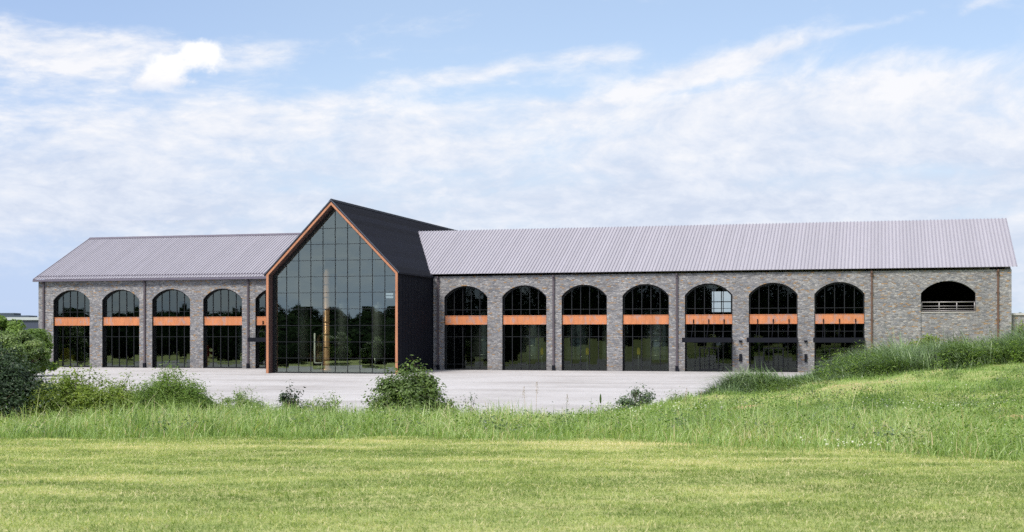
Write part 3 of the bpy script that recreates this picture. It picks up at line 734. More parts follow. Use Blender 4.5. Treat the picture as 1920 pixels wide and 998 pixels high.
u = unproj_v(391, 660, 3.0)[0]; rack(u, 3.0, 1.1, 2.6, M_red, 'red_cart', 'red wheeled machine behind the fourth arch of the shorter wing', 'machine')
for px, py, s in ((1016, 661, 'second'), (1101, 661, 'third'), (1197, 661, 'fourth')):
    u, z = unproj_v(px, py, 2.2); t = empty('safety_post', hall_xyz(u, 2.2, .02)); tag(t, f'slim post with yellow head behind the {s} arch right of the gable', 'post', 'yellow headed posts inside the hall')
    m = MB(); m.tube([(0, 0, 0), (0, 0, z)], .05, 8); m.lathe([(0, 0), (.22, 0), (.22, .05), (.05, .07)]); m.build('pole', M_steel, t)
    m = MB(); m.box(-.15, .15, -.12, .12, z - .25, z + .35); m.prism([(-.15, 0, z + .35), (.15, 0, z + .35), (.05, 0, z + .5), (-.05, 0, z + .5)], (0, -.1, 0), (0, .1, 0)); m.build('head', M_yellow, t)

# lower stone wall running on from the hall's end
m = MB(); zt = unproj_v(1900, 587, 0)[1]; m.box(UP + .003, UP + 26, .9, 1.5, -.6, zt - .2)
sw = m.build('side_wall', M_stone); sw.location = (X0, Z0, 0); sw.rotation_euler = (0, 0, -TH)
tag(sw, 'lower stone wall running on past the end of the hall', 'wall')
m = MB(); m.box(UP + .003, UP + 26.05, .78, 1.62, zt - .196, zt); m.build('coping', simple('coping_stone', (.46, .45, .45), .8), sw)

# far dark warehouse beyond the trees
def warehouse():
    Y = 420.0; xr = at(78, Y); zt = CZ + (HZ - 598) * Y / F; t = empty('warehouse', (xr - 45, Y, -.5)); tag(t, 'long dark blue warehouse far off behind the trees', 'building')
    m = MB(); m.box(-50, 60, 0, 40, 0, zt + .5 - .4); m.build('wall', simple('navy_cladding', (.045, .055, .10), .6), t)
    m = MB(); m.box(-50.4, 60.4, -.5, 40.4, zt + .1, zt + 1.0); m.build('roof_edge', simple('white_fascia', (.42, .45, .5), .6), t)
    m = MB(); m.box(22, 38, 8, 16, zt + 1.0, zt + 1.7); m.box(27, 33, 9, 15, zt + 1.7, zt + 2.5); m.build('rooftop_unit', simple('slate_unit', (.045, .065, .085), .7), t)
    gd = simple('grey_doors', (.16, .18, .23), .5)
    for k in range(14): m = MB(); m.box(-44 + k * 7.4, -40 + k * 7.4, -.12, -.02, 1.0, 3.6); m.build('loading_door', gd, t)
warehouse()
# ------------------------------------------------------------------ vegetation
def blades(x, y, z, h, w, lean, bend, segs, tint):
    """curved grass blades as triangles; all arguments arrays; lean = direction angle, bend = how far the tip travels / h"""
    n = len(x); ts = np.linspace(0, 1, segs + 1)[:-1]; side = lean + math.pi / 2 + rng.normal(0, .5, n)
    sx, sy = np.cos(side), np.sin(side); dx, dy = np.cos(lean), np.sin(lean); V = []; T = []
    for t in ts:
        off = bend * h * t ** 1.8; zz = z + h * (t - .45 * np.minimum(bend, 1.4) * t ** 2.6); hw = w * .5 * (1 - t * .75) * (1.0 if t > 0 else .7)
        px, py = x + dx * off, y + dy * off
        V.append(np.stack([px - sx * hw, py - sy * hw, zz], -1)); V.append(np.stack([px + sx * hw, py + sy * hw, zz], -1))
    off = bend * h; V.append(np.stack([x + dx * off, y + dy * off, z + h * (1 - .45 * np.minimum(bend, 1.4))], -1))
    k = len(V); verts = np.stack(V, 1).reshape(-1, 3); base = (np.arange(n) * k)[:, None, None]; tri = []
    for q in range(segs - 1): a = 2 * q; tri += [(a, a + 1, a + 3), (a, a + 3, a + 2)]
    tri.append((2 * segs - 2, 2 * segs - 1, 2 * segs)); faces = (base + np.array(tri)[None]).reshape(-1, 3)
    return verts, faces, np.repeat(tint, k)
def grass(name, parts, mat, kind='stuff', label=None, cat=None, parent=None):
    vs, fs, ts, o = [], [], [], 0
    for v, f, t in parts: vs.append(v); fs.append(f + o); ts.append(t); o += len(v)
    ob = np_mesh(name, np.concatenate(vs), np.concatenate(fs), mat, parent, np.concatenate(ts))
    return tag(ob, label, cat, None, kind)
def front_y(X): return np.interp(X, [-20, 0, 2.9, 5.3, 7.2, 12], [24.3, 23.9, 22.6, 20.7, 18.6, 15.5]) + (fbm(X * .55 + 3, X * .2 + 2, 5) - .5) * 3.4 + .25
def half_w(Y): return .383 * Y + 6.5
def scatter(n, y0, y1, power=1.0):
    Y = y0 + (y1 - y0) * rng.random(n) ** power; X = (rng.random(n) * 2 - 1) * half_w(Y); return X, Y

M_lawn = leaf_mat('mown_grass', [(0.0, (.15, .22, .055)), (.3, (.29, .37, .11)), (.55, (.44, .50, .19)), (.75, (.58, .58, .28)), (.9, (.68, .61, .37)), (1.0, (.74, .66, .46))], .40, .55, .25)
M_tall = leaf_mat('tall_grass', [(0.0, (.08, .15, .038)), (.35, (.195, .30, .082)), (.65, (.32, .44, .145)), (.90, (.46, .56, .27)), (.96, (.60, .52, .34)), (1.0, (.62, .52, .34))], .38, .42, .45)
M_reed = leaf_mat('reed_grass', [(0.0, (.06, .105, .042)), (.4, (.145, .225, .09)), (.7, (.25, .35, .16)), (1.0, (.42, .50, .30))], .30, .38, .5)
M_clover = leaf_mat('white_blossom', [(0, (.55, .58, .45)), (1, (.85, .85, .78))], .3)

def streak(X, Y): return fbm(X * .16 + 3.7, Y * 1.15 + 8.1, 5)
# mown lawn: short blades, straw-coloured drifts running across
n = 880000; Y = np.sqrt(rng.random(n) * (26.0 ** 2 - 9.2 ** 2) + 9.2 ** 2); X = (rng.random(n) * 2 - 1) * half_w(Y)
keep = (Y < front_y(X) + .35) ; X, Y = X[keep], Y[keep]; n = len(X); s = streak(X, Y)
h = (.022 + .026 * rng.random(n)) * (.75 + .9 * fbm(X * .8 + 9, Y * .9, 3)); h *= np.where(rng.random(n) < .015, 1.8, 1)
tint = np.clip(.385 + (s - .5) * 1.25 + (fbm(X * .75, Y * 1.7, 5) - .5) * 1.25 + (fbm(X * 2.6, Y * 4.0, 2) - .5) * .5 + (fbm(X * .12 + 60, Y * .2, 2) - .5) * .5 + rng.normal(0, .22, n) - .15 * sstep(18, 11, Y), 0, 1)
bend = np.clip(rng.normal(.95, .4, n), 0, 1.8); cp = fbm(X * 5 + 3, Y * 5 + 4, 2); h *= .55 + 1.0 * cp
dead = rng.random(n) < .035 + .05 * (s > .55); tint = np.where(dead, .86 + .14 * rng.random(n), tint); bend = np.where(dead, 1.6, bend); h = np.where(dead, .05 + .07 * rng.random(n), h)
grass('lawn_grass', [blades(X, Y, ground_h(X, Y) - .004, h, .005 + .004 * rng.random(n), rng.random(n) * 6.283, bend, 2, tint)], M_lawn)

# unmown band, taller and greener
def tall_h(X, Y):
    a = np.interp(X, [-16, -11, -7, -2, 2, 5, 9, 14], [.50, .50, .62, .60, .46, .52, .50, .42])
    return a * (.30 + 1.45 * fbm(X * .8 + 2, Y * .7 + 5, 4))
n = 205000; X, Y = scatter(n, 15, 39); fy = front_y(X); lim = np.interp(X, [-20, 0, 2, 4, 7, 12], [38, 38, 38, 34, 30, 25.5])
cl = fbm(X * 1.1 + 31, Y * .9 + 4, 3); keep = (Y > fy) & (Y < lim + (cl - .5) * 3) & (rng.random(n) < np.clip((cl - .2) * 2.6, .25, 1)); X, Y, fy, lim = X[keep], Y[keep], fy[keep], lim[keep]; n = len(X)
h = tall_h(X, Y) * (.55 + .6 * rng.random(n)) * (.55 + .45 * sstep(0, 2.4, Y - fy)) * (.45 + .55 * sstep(0, 3, lim - Y + .3))
tint = np.clip(.5 + (fbm(X * .5 + 7, Y * .4, 3) - .5) * 1.0 + (fbm(X * 2 + 7, Y * 2.4, 2) - .5) * .5 + rng.normal(0, .2, n), 0, 1)
wind = rng.random(n) * 6.283; bend = np.abs(rng.normal(.5, .4, n)); dead_s = rng.random(n) < .045; big = rng.random(n) < .10; h = np.where(big, h * 1.45, h); bend = np.where(big, np.abs(rng.normal(.95, .35, n)), bend); tint = np.where(big, np.clip(tint + .28, 0, .93), np.minimum(tint, .95)); tint = np.where(dead_s, 1.0, tint)
P1 = blades(X, Y, ground_h(X, Y) - .01, h, .009 + .012 * rng.random(n), wind, bend, 4, tint)
n = 112000; X, Y = scatter(n, 15, 38); keep = (Y > front_y(X) - 1.9 * rng.random(n) ** 2.2 * fbm(X * .9 + 44, Y * .6, 3) * 2) & (Y < 37); X, Y = X[keep], Y[keep]; n = len(X)   # fine undergrowth
P2 = blades(X, Y, ground_h(X, Y) - .01, .10 + .16 * rng.random(n), .008 + .006 * rng.random(n), rng.random(n) * 6.28, np.abs(rng.normal(.6, .4, n)), 3, np.clip(rng.normal(.42, .2, n), 0, 1))
grass('tall_grass', [P1, P2], M_tall)

# rough grass on the rising bank
n = 320000; X = 2 + rng.random(n) * 29; Y = 18 + rng.random(n) * 34
lim = np.interp(X, [0, 2, 4, 7, 12], [37.5, 36.5, 31.5, 27.5, 23.5]); bare = np.zeros(n, bool)
for sx, sy, rx, ry in BARE: bare |= ((X - sx) / rx) ** 2 + ((Y - sy) / ry) ** 2 < .75 + .5 * rng.random(n)
keep = (Y > lim) & (np.abs(X) < half_w(Y)) & (Y < crest_y(X) + 4.5) & ~bare & (rng.random(n) < .35 + 1.2 * fbm(X * 1.3, Y * 1.1 + 70, 3)); X, Y = X[keep], Y[keep]; n = len(X); cl = fbm(X * .6 + 11, Y * .5 + 3, 4)
c2 = fbm(X * 1.7 + 5, Y * 1.3 + 8, 3); h = (.06 + .13 * rng.random(n)) * (.3 + 1.0 * cl + 1.3 * np.clip(c2 - .48, 0, 1) * 2); tint = np.clip(.50 + (cl - .5) * -.9 - (c2 - .5) * 1.1 + (fbm(X * .2, Y * .5 + 30, 3) - .5) * 1.0 + rng.normal(0, .16, n), 0, 1)
grass('bank_grass', [blades(X, Y, ground_h(X, Y) - .008, h, .010 + .009 * rng.random(n), rng.random(n) * 6.28, np.abs(rng.normal(.6, .4, n)), 3, tint)], M_tall)

# left bank behind the band, seen only between the shrubs
n = 40000; X = -24 + rng.random(n) * 30; Y = 37 + rng.random(n) * 16; keep = (np.abs(X) < half_w(Y)) & (rng.random(n) < sstep(53, 44, Y)); X, Y = X[keep], Y[keep]; n = len(X)
grass('weedy_grass', [blades(X, Y, ground_h(X, Y) - .01, .12 + .25 * rng.random(n), .012 + .01 * rng.random(n), rng.random(n) * 6.28, np.abs(rng.normal(.5, .4, n)), 3, np.clip(rng.normal(.55, .22, n), 0, 1))], M_tall)

# drooping reeds on the crest of the bank, in two stands
def reeds(n, f, seg=5):
    X, Y, h = f(n); n = len(X)
    cm = fbm(X * 1.3 + 3, Y * 1.0 + 6, 3); h = h * (.30 + 1.35 * cm)
    return blades(X, Y, ground_h(X, Y) - .02, h, .018 + .022 * rng.random(n), fbm(X * .7, Y * .7 + 20, 2) * 6.28 + rng.normal(0, .8, n), np.abs(rng.normal(1.05, .4, n)), seg, np.clip(.35 + (fbm(X * .9, Y * .9 + 50, 3) - .5) * .8 + rng.normal(0, .2, n), 0, 1))
def stand_a(n):
    X = rng.normal(0, 1, n); Y = rng.normal(0, 1, n); k = X * X + Y * Y < 4; X, Y = X[k], Y[k]
    h = .92 * np.exp(-(X * X + Y * Y) * .22) * (.55 + .55 * rng.random(len(X))) + .08
    return 8.25 + X * 1.05, 44.8 + Y * .9, h
def stand_b(n):
    X = 9.2 + rng.random(n) * 17; Y = crest_y(X) + rng.random(n) * 4.2 + .4
    prof = np.interp(X, [9, 10.2, 11.2, 12.2, 13.2, 14.2, 15.5, 17, 20], [.28, .40, .5, .82, 1.15, 1.32, 1.32, 1.35, 1.4])
    return X, Y, prof * (.62 + .5 * rng.random(n)) * (.75 + .5 * fbm(X * .8, Y * .8, 3))
grass('reed_grass', [reeds(7200, stand_a)], M_reed); grass('reed_grass', [reeds(40500, stand_b)], M_reed)

# broad-leaved weeds mixed through the unmown band
def weeds(n_cl, per, leaf, mat, x0, x1, y0, y1, hh):
    X = x0 + (x1 - x0) * rng.random(n_cl); Y = y0 + (y1 - y0) * rng.random(n_cl); k = (Y > front_y(X) + .5) & (np.abs(X) < half_w(Y)) & (fbm(X * .6 + 90, Y * .6, 3) > .46); X, Y = X[k], Y[k]; Z = ground_h(X, Y); P = []
    for x, y, z in zip(X, Y, Z):
        q = rng.normal(0, 1, (per, 3)) * np.array([.16, .16, .10]) * rng.uniform(.6, 1.5); q[:, 2] = np.abs(q[:, 2]) + hh * rng.random(per) * rng.uniform(.3, 1.0); P.append(q + [x, y, z])
    P = np.concatenate(P); v_, f_, t_ = leaf_cloud(P, rng.normal(0, .5, P.shape) + [0, 0, .9], leaf, .45, rng.normal(.5, .22, len(P)))
    tag(np_mesh('weeds', v_, f_, mat, tint=t_), kind='stuff')
# white clover and dull seed heads in the rough
def flecks(name, pts, size, mat):
    n = len(pts); a = rng.normal(0, 1, (n, 3)); a /= np.linalg.norm(a, axis=1)[:, None]; b = np.cross(a, rng.normal(0, 1, (n, 3))); b /= np.linalg.norm(b, axis=1)[:, None]
    s = (size * (.5 + rng.random(n)))[:, None]; c = np.cross(a, b); V = np.stack([pts + a * s, pts + b * s, pts - a * s, pts - b * s, pts + c * s, pts - c * s], 1).reshape(-1, 3)
    tri = np.array([(0, 1, 4), (1, 2, 4), (2, 3, 4), (3, 0, 4), (1, 0, 5), (2, 1, 5), (3, 2, 5), (0, 3, 5)])
    f = ((np.arange(n) * 6)[:, None, None] + tri[None]).reshape(-1, 3); return tag(np_mesh(name, V, f, mat, tint=np.repeat(rng.random(n), 6)), kind='stuff')
def on_bank(px, py, Y=30.0):
    for _ in range(80):
        Y += .4 * ((CZ - float(ground_h(at(px, Y), Y))) * F / (py - HZ) - Y); Y = min(max(Y, 15), 70)
    return at(px, Y), Y
pts = []
for px, py, sx, sy, k in ((1735, 815, .7, .5, 130), (1790, 822, .6, .5, 130), (1700, 775, 1.2, 1.6, 90), (1830, 765, 1.2, 2.2, 120), (1650, 845, .7, .4, 50), (1200, 790, 1.2, 1.0, 150), (1090, 785, 1.2, 1.2, 130), (520, 800, 3.0, 1.2, 130), (850, 800, 3, 1.4, 140), (300, 790, 2.5, 1, 60)):
    x, y = on_bank(px, py); X = x + rng.normal(0, sx, k); Y = y + rng.normal(0, sy, k); tall = px < 1500
    zz = ground_h(X, Y) + (np.where(Y > front_y(X) + .3, tall_h(X, Y) * (.45 + .4 * rng.random(k)), .06) if tall else .08 + .10 * rng.random(k)); pts.append(np.stack([X, Y, zz], -1))
flecks('clover_flowers', np.concatenate(pts), .017, M_clover)

# leaves: folded lozenges set along twigs
def leaf_cloud(P, N, size, aspect, tint):
    n = len(P); N = N / np.linalg.norm(N, axis=1)[:, None]; r = rng.normal(0, 1, (n, 3)); a = np.cross(N, r); a /= np.linalg.norm(a, axis=1)[:, None]; b = np.cross(N, a)
    L = (size * (.6 + .7 * rng.random(n)))[:, None]; W = L * aspect; dr = N * L * .16
    V = np.stack([P - a * L, P + b * W - dr, P + a * L, P - b * W - dr, P + N * L * .1], 1).reshape(-1, 3)
    tri = np.array([(0, 4, 1), (1, 4, 2), (2, 4, 3), (3, 4, 0)]); f = ((np.arange(n) * 5)[:, None, None] + tri[None]).reshape(-1, 3)
    return V, f, np.repeat(np.clip(tint, 0, 1), 5)
def shoot_points(n_sh, spread, height, base_r, droop=.2, jag=.25, lean=(0, 0), per=18, low=.15, shape=1.0):
    """upright shoots fanning out of a base; returns shoot polylines and leaf positions with outward normals"""
    lines, P, N = [], [], []
    for _ in range(n_sh):
        a = random.random() * 6.283; rr = random.random() ** .6; L = height * (1 - .55 * rr ** 2 * shape) * random.uniform(1 - jag, 1 + jag * .6)
        d = Vector((math.cos(a) * rr * spread + lean[0], math.sin(a) * rr * spread + lean[1], L)); st = Vector((math.cos(a) * base_r * rr, math.sin(a) * base_r * rr, 0)); pl = []
        k1 = Vector((random.gauss(0, .10), random.gauss(0, .10), 0)) * height
        for q in range(6):
            t = q / 5; p = st + Vector((d.x * t ** 1.25, d.y * t ** 1.25, d.z * (t - droop * rr * t * t))) + k1 * math.sin(t * 3.1); pl.append(p)
        lines.append(pl)
        for _k in range(per):
            t = low + (1 - low) * random.random() ** .8; i = min(4, int(t * 5)); p = pl[i].lerp(pl[i + 1], t * 5 - i); s = height * .075 * (1.25 - t * .5)
            o = Vector((random.gauss(0, 1), random.gauss(0, 1), random.gauss(0, .8))) * s; P.append(p + o); N.append(o.normalized() * .7 + Vector((0, 0, .75)) + Vector((random.gauss(0, .4), random.gauss(0, .4), 0)))
    return lines, np.array(P), np.array(N)
M_twig = simple('bark', (.10, .075, .05), .8)
GREENS = {
 'dark': leaf_mat('dark_leaf', [(0, (.014, .030, .014)), (.5, (.030, .060, .022)), (1, (.06, .105, .035))], .22, .45, .4),
 'mid': leaf_mat('mid_leaf', [(0, (.045, .08, .02)), (.5, (.11, .175, .042)), (1, (.21, .29, .075))], .32, .42, .45),
 'lime': leaf_mat('lime_leaf', [(0, (.09, .14, .022)), (.5, (.20, .28, .045)), (.85, (.32, .40, .07)), (1, (.50, .54, .11))], .42, .45, .4),
 'fern': leaf_mat('feathery_leaf', [(0, (.07, .13, .026)), (.5, (.16, .26, .05)), (1, (.30, .40, .09))], .40, .5, .35),
 'grey': leaf_mat('grey_green_leaf', [(0, (.045, .075, .04)), (.5, (.085, .135, .07)), (1, (.17, .23, .13))], .30, .4, .5)}
weeds(900, 60, .032, GREENS['fern'], -17, 16, 19, 38, .45); weeds(420, 50, .030, GREENS['grey'], -17, 18, 19, 40, .40); weeds(420, 46, .034, GREENS['mid'], 5, 21, 26, 46, .22); weeds(260, 70, .045, GREENS['fern'], 9, 21, 45, 51, .9)
def shrub(name, px, Y, label, cat, green, wpx, top, n_sh, per, leaf, aspect=.42, base=.25, group=None, sink=.08, h=None, dome=0.0, **kw):
    """wpx = width and top = row of the crown in the photo, turned into metres at distance Y"""
    X = at(px, Y); z0 = float(ground_h(X, Y)) - sink; t = empty(name, (X, Y, z0)); tag(t, label, cat, group)
    w = wpx * Y / F; h = (CZ - (top - HZ) * Y / F - z0) if h is None else h
    lines, P, N = shoot_points(n_sh, w / 2, h, w * base * .5, per=per, **kw)
    if dome:                                               # the leafy mass itself, in clumps over a dome
        nd = int(len(P) * dome); nc = max(8, nd // 160); Q, M = [], []
        for _ in range(nc):
            d = Vector((random.gauss(0, 1), random.gauss(0, 1), abs(random.gauss(.35, .8)))).normalized(); r = random.uniform(.35, .92); c = np.array([d.x * r * w / 2, d.y * r * w / 2, h * (.12 + .84 * d.z * r + .06 * random.random())])
            e = rng.normal(0, 1, (160, 3)); e /= np.linalg.norm(e, axis=1)[:, None]; Q.append(c + e * (rng.random(160)[:, None] ** .5) * h * random.uniform(.10, .19) * np.array([1.15, 1.15, .85])); M.append(e * .8 + np.array([d.x, d.y, d.z + .5]) * .6 + rng.normal(0, .35, (160, 3)))
        Q = np.concatenate(Q); Q[:, 2] = np.maximum(Q[:, 2], .04); P = np.concatenate([P, Q]); N = np.concatenate([N, np.concatenate(M)])
    kz = h / np.percentile(P[:, 2], 99.93); kx = w / (np.percentile(P[:, 0], 99.4) - np.percentile(P[:, 0], .6)); S = np.array([kx, kx, kz]); P = P * S
    m = MB()
    for pl in lines[:60]: m.tube([tuple(np.array(q) * S) for q in pl], [h * .010 + .004, h * .008, h * .007, h * .005, h * .004, .002], 5, cap=False)
    m.build('stems', M_twig, t)
    tint = rng.normal(.42, .17, len(P)) + (fbm(P[:, 0] * 2.2 + px, P[:, 2] * 2.2 + P[:, 1], 3) - .5) * .5 + (P[:, 2] / h - .5) * .12
    v, f, tt = leaf_cloud(P, N, leaf, aspect, tint); np_mesh('foliage', v, f, GREENS[green], t, tt)
    return t
# the shrubs along the edge of the yard
shrub('round_shrub', 768, 42, 'round dark green leafy shrub at the yard edge before the gable', 'shrub', 'mid', 150, 680, 110, 90, .058, .55, droop=.45, jag=.25, low=.05, shape=.8, dome=1.4)
shrub('round_shrub', 1195, 50, 'small round glossy shrub alone on the pale yard edge', 'shrub', 'grey', 100, 722, 80, 40, .050, .5, droop=.5, jag=.2, shape=.7, low=.1, dome=1.3)
shrub('small_shrub', 548, 43, 'small dark pointed shrub rising out of the tall grass', 'shrub', 'dark', 66, 720, 50, 50, .05, .5, droop=.3, jag=.3, dome=1.0)
shrub('weed_shrub', 610, 43, 'low yellow green weed clump beside the small dark shrub', 'shrub', 'fern', 105, 738, 60, 80, .048, .3, jag=.4, dome=1.2)
shrub('weed_shrub', 455, 43.5, 'low mounded green weed clump between two taller shrubs', 'shrub', 'fern', 115, 729, 90, 110, .046, .28, jag=.25, dome=1.2)
shrub('feathery_shrub', 318, 43, 'feathery bright green shrub, the tallest of the yard edge row', 'shrub', 'fern', 145, 688, 140, 190, .050, .28, droop=.15, jag=.3, low=.04, dome=1.0)
shrub('feathery_shrub', 362, 42.5, 'feathery green shrub sloping down towards the open yard', 'shrub', 'fern', 120, 714, 100, 140, .048, .28, droop=.3, jag=.3, dome=1.2)
shrub('lime_shrub', 135, 42, 'leggy lime green shrub with loose yellow tipped shoots', 'shrub', 'lime', 130, 686, 90, 90, .055, .5, droop=.1, jag=.45, low=.06, dome=1.2)
shrub('lime_shrub', 215, 42.5, 'broad lime green shrub below the second arch', 'shrub', 'lime', 165, 704, 130, 130, .050, .42, droop=.2, jag=.3, dome=1.3)
shrub('lime_shrub', 85, 41, 'low lime green shrub leaning on the big dark bush', 'shrub', 'lime', 105, 714, 80, 110, .05, .4, droop=.3, jag=.3, dome=1.4)
shrub('lime_shrub', 172, 41.5, 'yellow green shrub wedged between the leggy shrub and the broad one', 'shrub', 'lime', 120, 722, 90, 110, .05, .42, droop=.25, jag=.35, dome=1.3)
shrub('feathery_shrub', 268, 42, 'soft green shrub joining the broad lime shrub to the tallest feathery one', 'shrub', 'fern', 115, 716, 90, 130, .048, .28, droop=.25, jag=.35, dome=1.2)
shrub('weed_shrub', 412, 43, 'low bright weed clump where the shrub row runs out into the yard', 'shrub', 'lime', 90, 742, 60, 80, .045, .35, droop=.3, jag=.4, dome=1.1)
shrub('dark_bush', -26, 41, 'big dark green bush filling the edge of the view', 'bush', 'dark', 215, 640, 260, 130, .060, .5, droop=.3, jag=.2, low=.02, shape=.6, dome=0.8)
shrub('sprig', 880, 44, 'thin leafy sprig beside the round dark shrub', 'plant', 'grey', 48, 737, 10, 20, .055, .35, droop=.4, jag=.4)
shrub('lime_shrub', 1740, 62, 'yellow green shrub above the reeds under the open arch', 'shrub', 'lime', 110, 629, 110, 50, .075, .4, droop=.3, dome=1.0)
shrub('lime_shrub', 1662, 64, 'small yellow green shrub by the reeds near the copper downspout', 'shrub', 'lime', 50, 658, 40, 40, .07, .4, droop=.3, dome=1.0)
shrub('lime_shrub', 1920, 50, 'bright green sapling above the reeds past the hall end', 'sapling', 'lime', 46, 600, 30, 34, .07, .45, jag=.4)
for px, Y, h, s in ((1072, 58, .26, 'tiny dark weed alone out on the pale yard'), (945, 62, .22, 'tiny flat weed on the yard near the thin sprig'), (990, 66, .2, 'tiny weed by the yard edge below the second arch')):
    X = at(px, Y); t = shrub('weed', px, Y, s, 'weed', 'dark', 14, 700, 9, 7, .05, .35, group='weeds growing on the yard', sink=0, h=h); t.location.z = float(yard_z(X, Y))
# thin seeding stalks standing above the grass
M_seed = simple('dry_seed', (.40, .31, .22), .8)
for px, py, top, s in ((1005, 775, 716, 'pale dry seed stalk, tallest in front of the second arch'), (985, 775, 724, 'thin dry seed stalk below the pier of the second arch'),
                       (1062, 776, 738, 'short dry seed stalk beside the tiny dark weed'), (1107, 800, 745, 'bare dark grass stalk in front of the third arch'),
                       (1128, 775, 739, 'green foxtail stalk with a plump head'), (1284, 752, 728, 'dry seed stalk by the small round shrub'), (1312, 748, 733, 'dry seed stalk between small shrub and reeds')):
    Y = 39.0; X = at(px, Y); z0 = float(ground_h(X, Y)); zt = CZ - (top - HZ) * Y / F; H = max(.5, zt - z0); t = empty('seed_stalk', (X, Y, z0 - .02)); tag(t, s, 'grass stalk', 'seeding stalks above the grass')
    bx = random.uniform(-.06, .06); m = MB(); m.tube([(0, 0, 0), (bx * .3, 0, H * .5), (bx, 0, H)], [.006, .005, .003], 5); m.build('stalk', GREENS['mid'] if 'green' in s or 'dark' in s else M_seed, t)
    m = MB()
    if 'fox' in s: m.lathe([(0, -.26), (.022, -.22), (.03, -.12), (.02, -.02), (0, .04)], (bx, 0, H), 8); m.build('seed_head', GREENS['fern'], t)
    elif 'bare' not in s:
        for k in range(46):
            q = random.random(); a = random.random() * 6.28; rr = .01 + .07 * (1 - q) * random.random(); c = (bx + rr * math.cos(a), rr * math.sin(a), H - .34 + .36 * q)
            m.tube([c, (c[0] + .012 * math.cos(a), c[1], c[2] + .025)], [.006, .001], 4)
        m.build('seed_head', M_seed, t)
# a pale stone on the slope
X, Y = on_bank(1353, 770); bm = bmesh.new(); bmesh.ops.create_icosphere(bm, subdivisions=3, radius=.075)
for v in bm.verts: v.co *= 1 + .35 * (float(vnoise(np.array(v.co.x * 14 + 5), np.array(v.co.y * 14 + v.co.z * 9))) - .5); v.co.z *= .6
me = bpy.data.meshes.new('pale_stone'); bm.to_mesh(me); bm.free(); me.materials.append(simple('limestone', (.5, .48, .46), .85, 0, .2, 20)); o = bpy.data.objects.new('pale_stone', me); C.objects.link(o)
o.location = (X, Y, float(ground_h(X, Y)) + .07); tag(o, 'pale stone lying in the grass where the bank starts', 'stone')

# trees
def tree(px, Y, top_py, w, green, label, group=None, base_h=None, n_cl=26, per=420, leaf=.16, z0=None, name='tree', X=None):
    X = at(px, Y) if X is None else X; z0 = float(ground_h(X, Y)) if z0 is None else z0; H = (CZ - (top_py - HZ) * Y / F - z0) if top_py is not None else base_h
    t = empty(name, (X, Y, z0 - .1)); tag(t, label, 'tree', group); m = MB(); r0 = H * .028
    m.tube([(0, 0, 0), (.02 * H, 0, H * .3), (0, .02 * H, H * .7)], [r0, r0 * .7, r0 * .3], 8); Ps, Ns, Ts = [], [], []
    for k in range(n_cl):
        a = random.random() * 6.283; q = random.random(); zc = H * (.22 + .70 * q); rr = w / 2 * math.sqrt(max(.05, 1 - ((q - .38) / .66) ** 2)) * random.uniform(.35, .88); c = np.array([rr * math.cos(a), rr * math.sin(a), zc])
        m.tube([(0, 0, zc * .55), (c[0] * .5, c[1] * .5, zc * .8), tuple(c)], [r0 * .35, r0 * .22, r0 * .08], 5, cap=False)
        d = rng.normal(0, 1, (per, 3)); d /= np.linalg.norm(d, axis=1)[:, None]; s = w * random.uniform(.10, .19); rad = s * rng.random(per)[:, None] ** .45
        P = c + d * rad * np.array([1, 1, .72]); P[:, 2] = np.clip(P[:, 2], H * .06, H); Ps.append(P); Ns.append(d + np.array([0, 0, .6]) + rng.normal(0, .4, (per, 3))); Ts.append(np.full(per, random.gauss(.45, .16)) + rng.normal(0, .15, per))
    m.build('trunk', M_twig, t); v, f, tt = leaf_cloud(np.concatenate(Ps), np.concatenate(Ns), leaf, .55, np.concatenate(Ts)); np_mesh('crown', v, f, GREENS[green], t, tt); return t
GB = 'trees beyond the end of the shorter wing'
tree(12, 118, 588, 5.0, 'fern', 'yellow green tree, tallest by the view edge before the dark warehouse', GB, leaf=.15)
tree(56, 128, 615, 5.5, 'fern', 'rounded mid green tree touching the hall corner', GB, leaf=.15)
tree(30, 108, 617, 5.0, 'mid', 'lower green tree in front of the taller two', GB, leaf=.13)
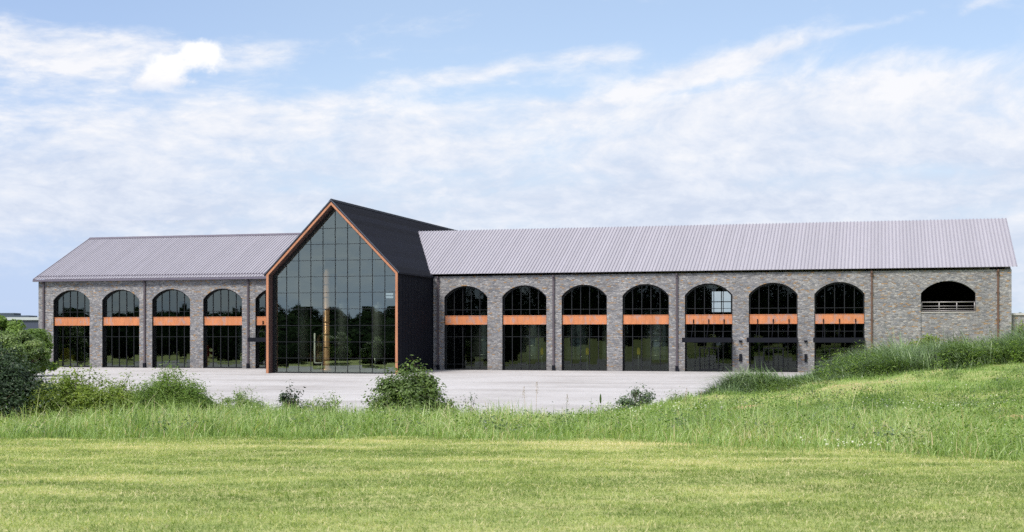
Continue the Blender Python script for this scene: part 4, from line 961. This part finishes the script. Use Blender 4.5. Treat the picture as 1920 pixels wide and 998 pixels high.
tree(60, 104, 634, 3.4, 'mid', 'low bushy tree at the foot of the hall corner', GB, leaf=.12)
tree(2, 96, 618, 4.4, 'mid', 'bushy green tree just above the big dark bush', GB, leaf=.12)
tree(-40, 150, 600, 7, 'mid', 'broad tree at the very edge beside the warehouse', GB, leaf=.18)
tree(1909, 330, 575, 4.5, 'dark', 'small dark far off tree past the end of the hall', None, leaf=.3, n_cl=16)
# the wood behind the viewer, which the windows mirror
M_wood = leaf_mat('wood_leaf', [(0, (.012, .022, .010)), (1, (.035, .058, .022))], .1, .9, .0)
def wood(name, xs, y0, H, seed, rad=4.6):
    r = np.random.default_rng(seed); V, Ff, Tt, o = [], [], [], 0
    for x in xs:
        hh = H * r.uniform(.82, 1.12); yy = y0 + r.uniform(-1.1, 1.1) * rad; n = 900; d = r.normal(0, 1, (n, 3)); d /= np.linalg.norm(d, axis=1)[:, None]
        P = np.stack([x + d[:, 0] * rad * r.random(n) ** .3, yy + d[:, 1] * rad * .87, hh * .5 + d[:, 2] * hh * .5 * r.random(n) ** .2], -1); P[:, 2] = np.maximum(P[:, 2], .2)
        v, f, t = leaf_cloud(P, d + [0, 0, .4], .16 * rad, .6, r.normal(.45, .2, n)); V.append(v); Ff.append(f + o); Tt.append(t); o += len(v)
    return tag(np_mesh(name, np.concatenate(V), np.concatenate(Ff), M_wood, tint=np.concatenate(Tt)), kind='stuff')
wood('woodland', np.arange(-118, 40, 4.0), -34.0, 19.5, 3)
wood('woodland', np.arange(-330, -118, 5.0), -26.0, 11.5, 4)
# scrub beyond the near end of the yard, out of sight but mirrored in the shorter wing
wood('scrub', np.arange(-86, -44, 2.6), 74.0, 6.5, 7); wood('scrub', np.arange(-150, -80, 4.0), 92.0, 8.0, 8)
wood('scrub', np.arange(-66, -43, 2.4), 99.0, 4.5, 9)
for k_, y_ in enumerate((106.0, 101.0, 95.0, 90.0, 85.0, 80.0)): wood('scrub', np.arange(-64 + k_, -.383 * y_ - 5.0, 1.7), y_, 2.3 + .25 * k_, 20 + k_, 2.0)
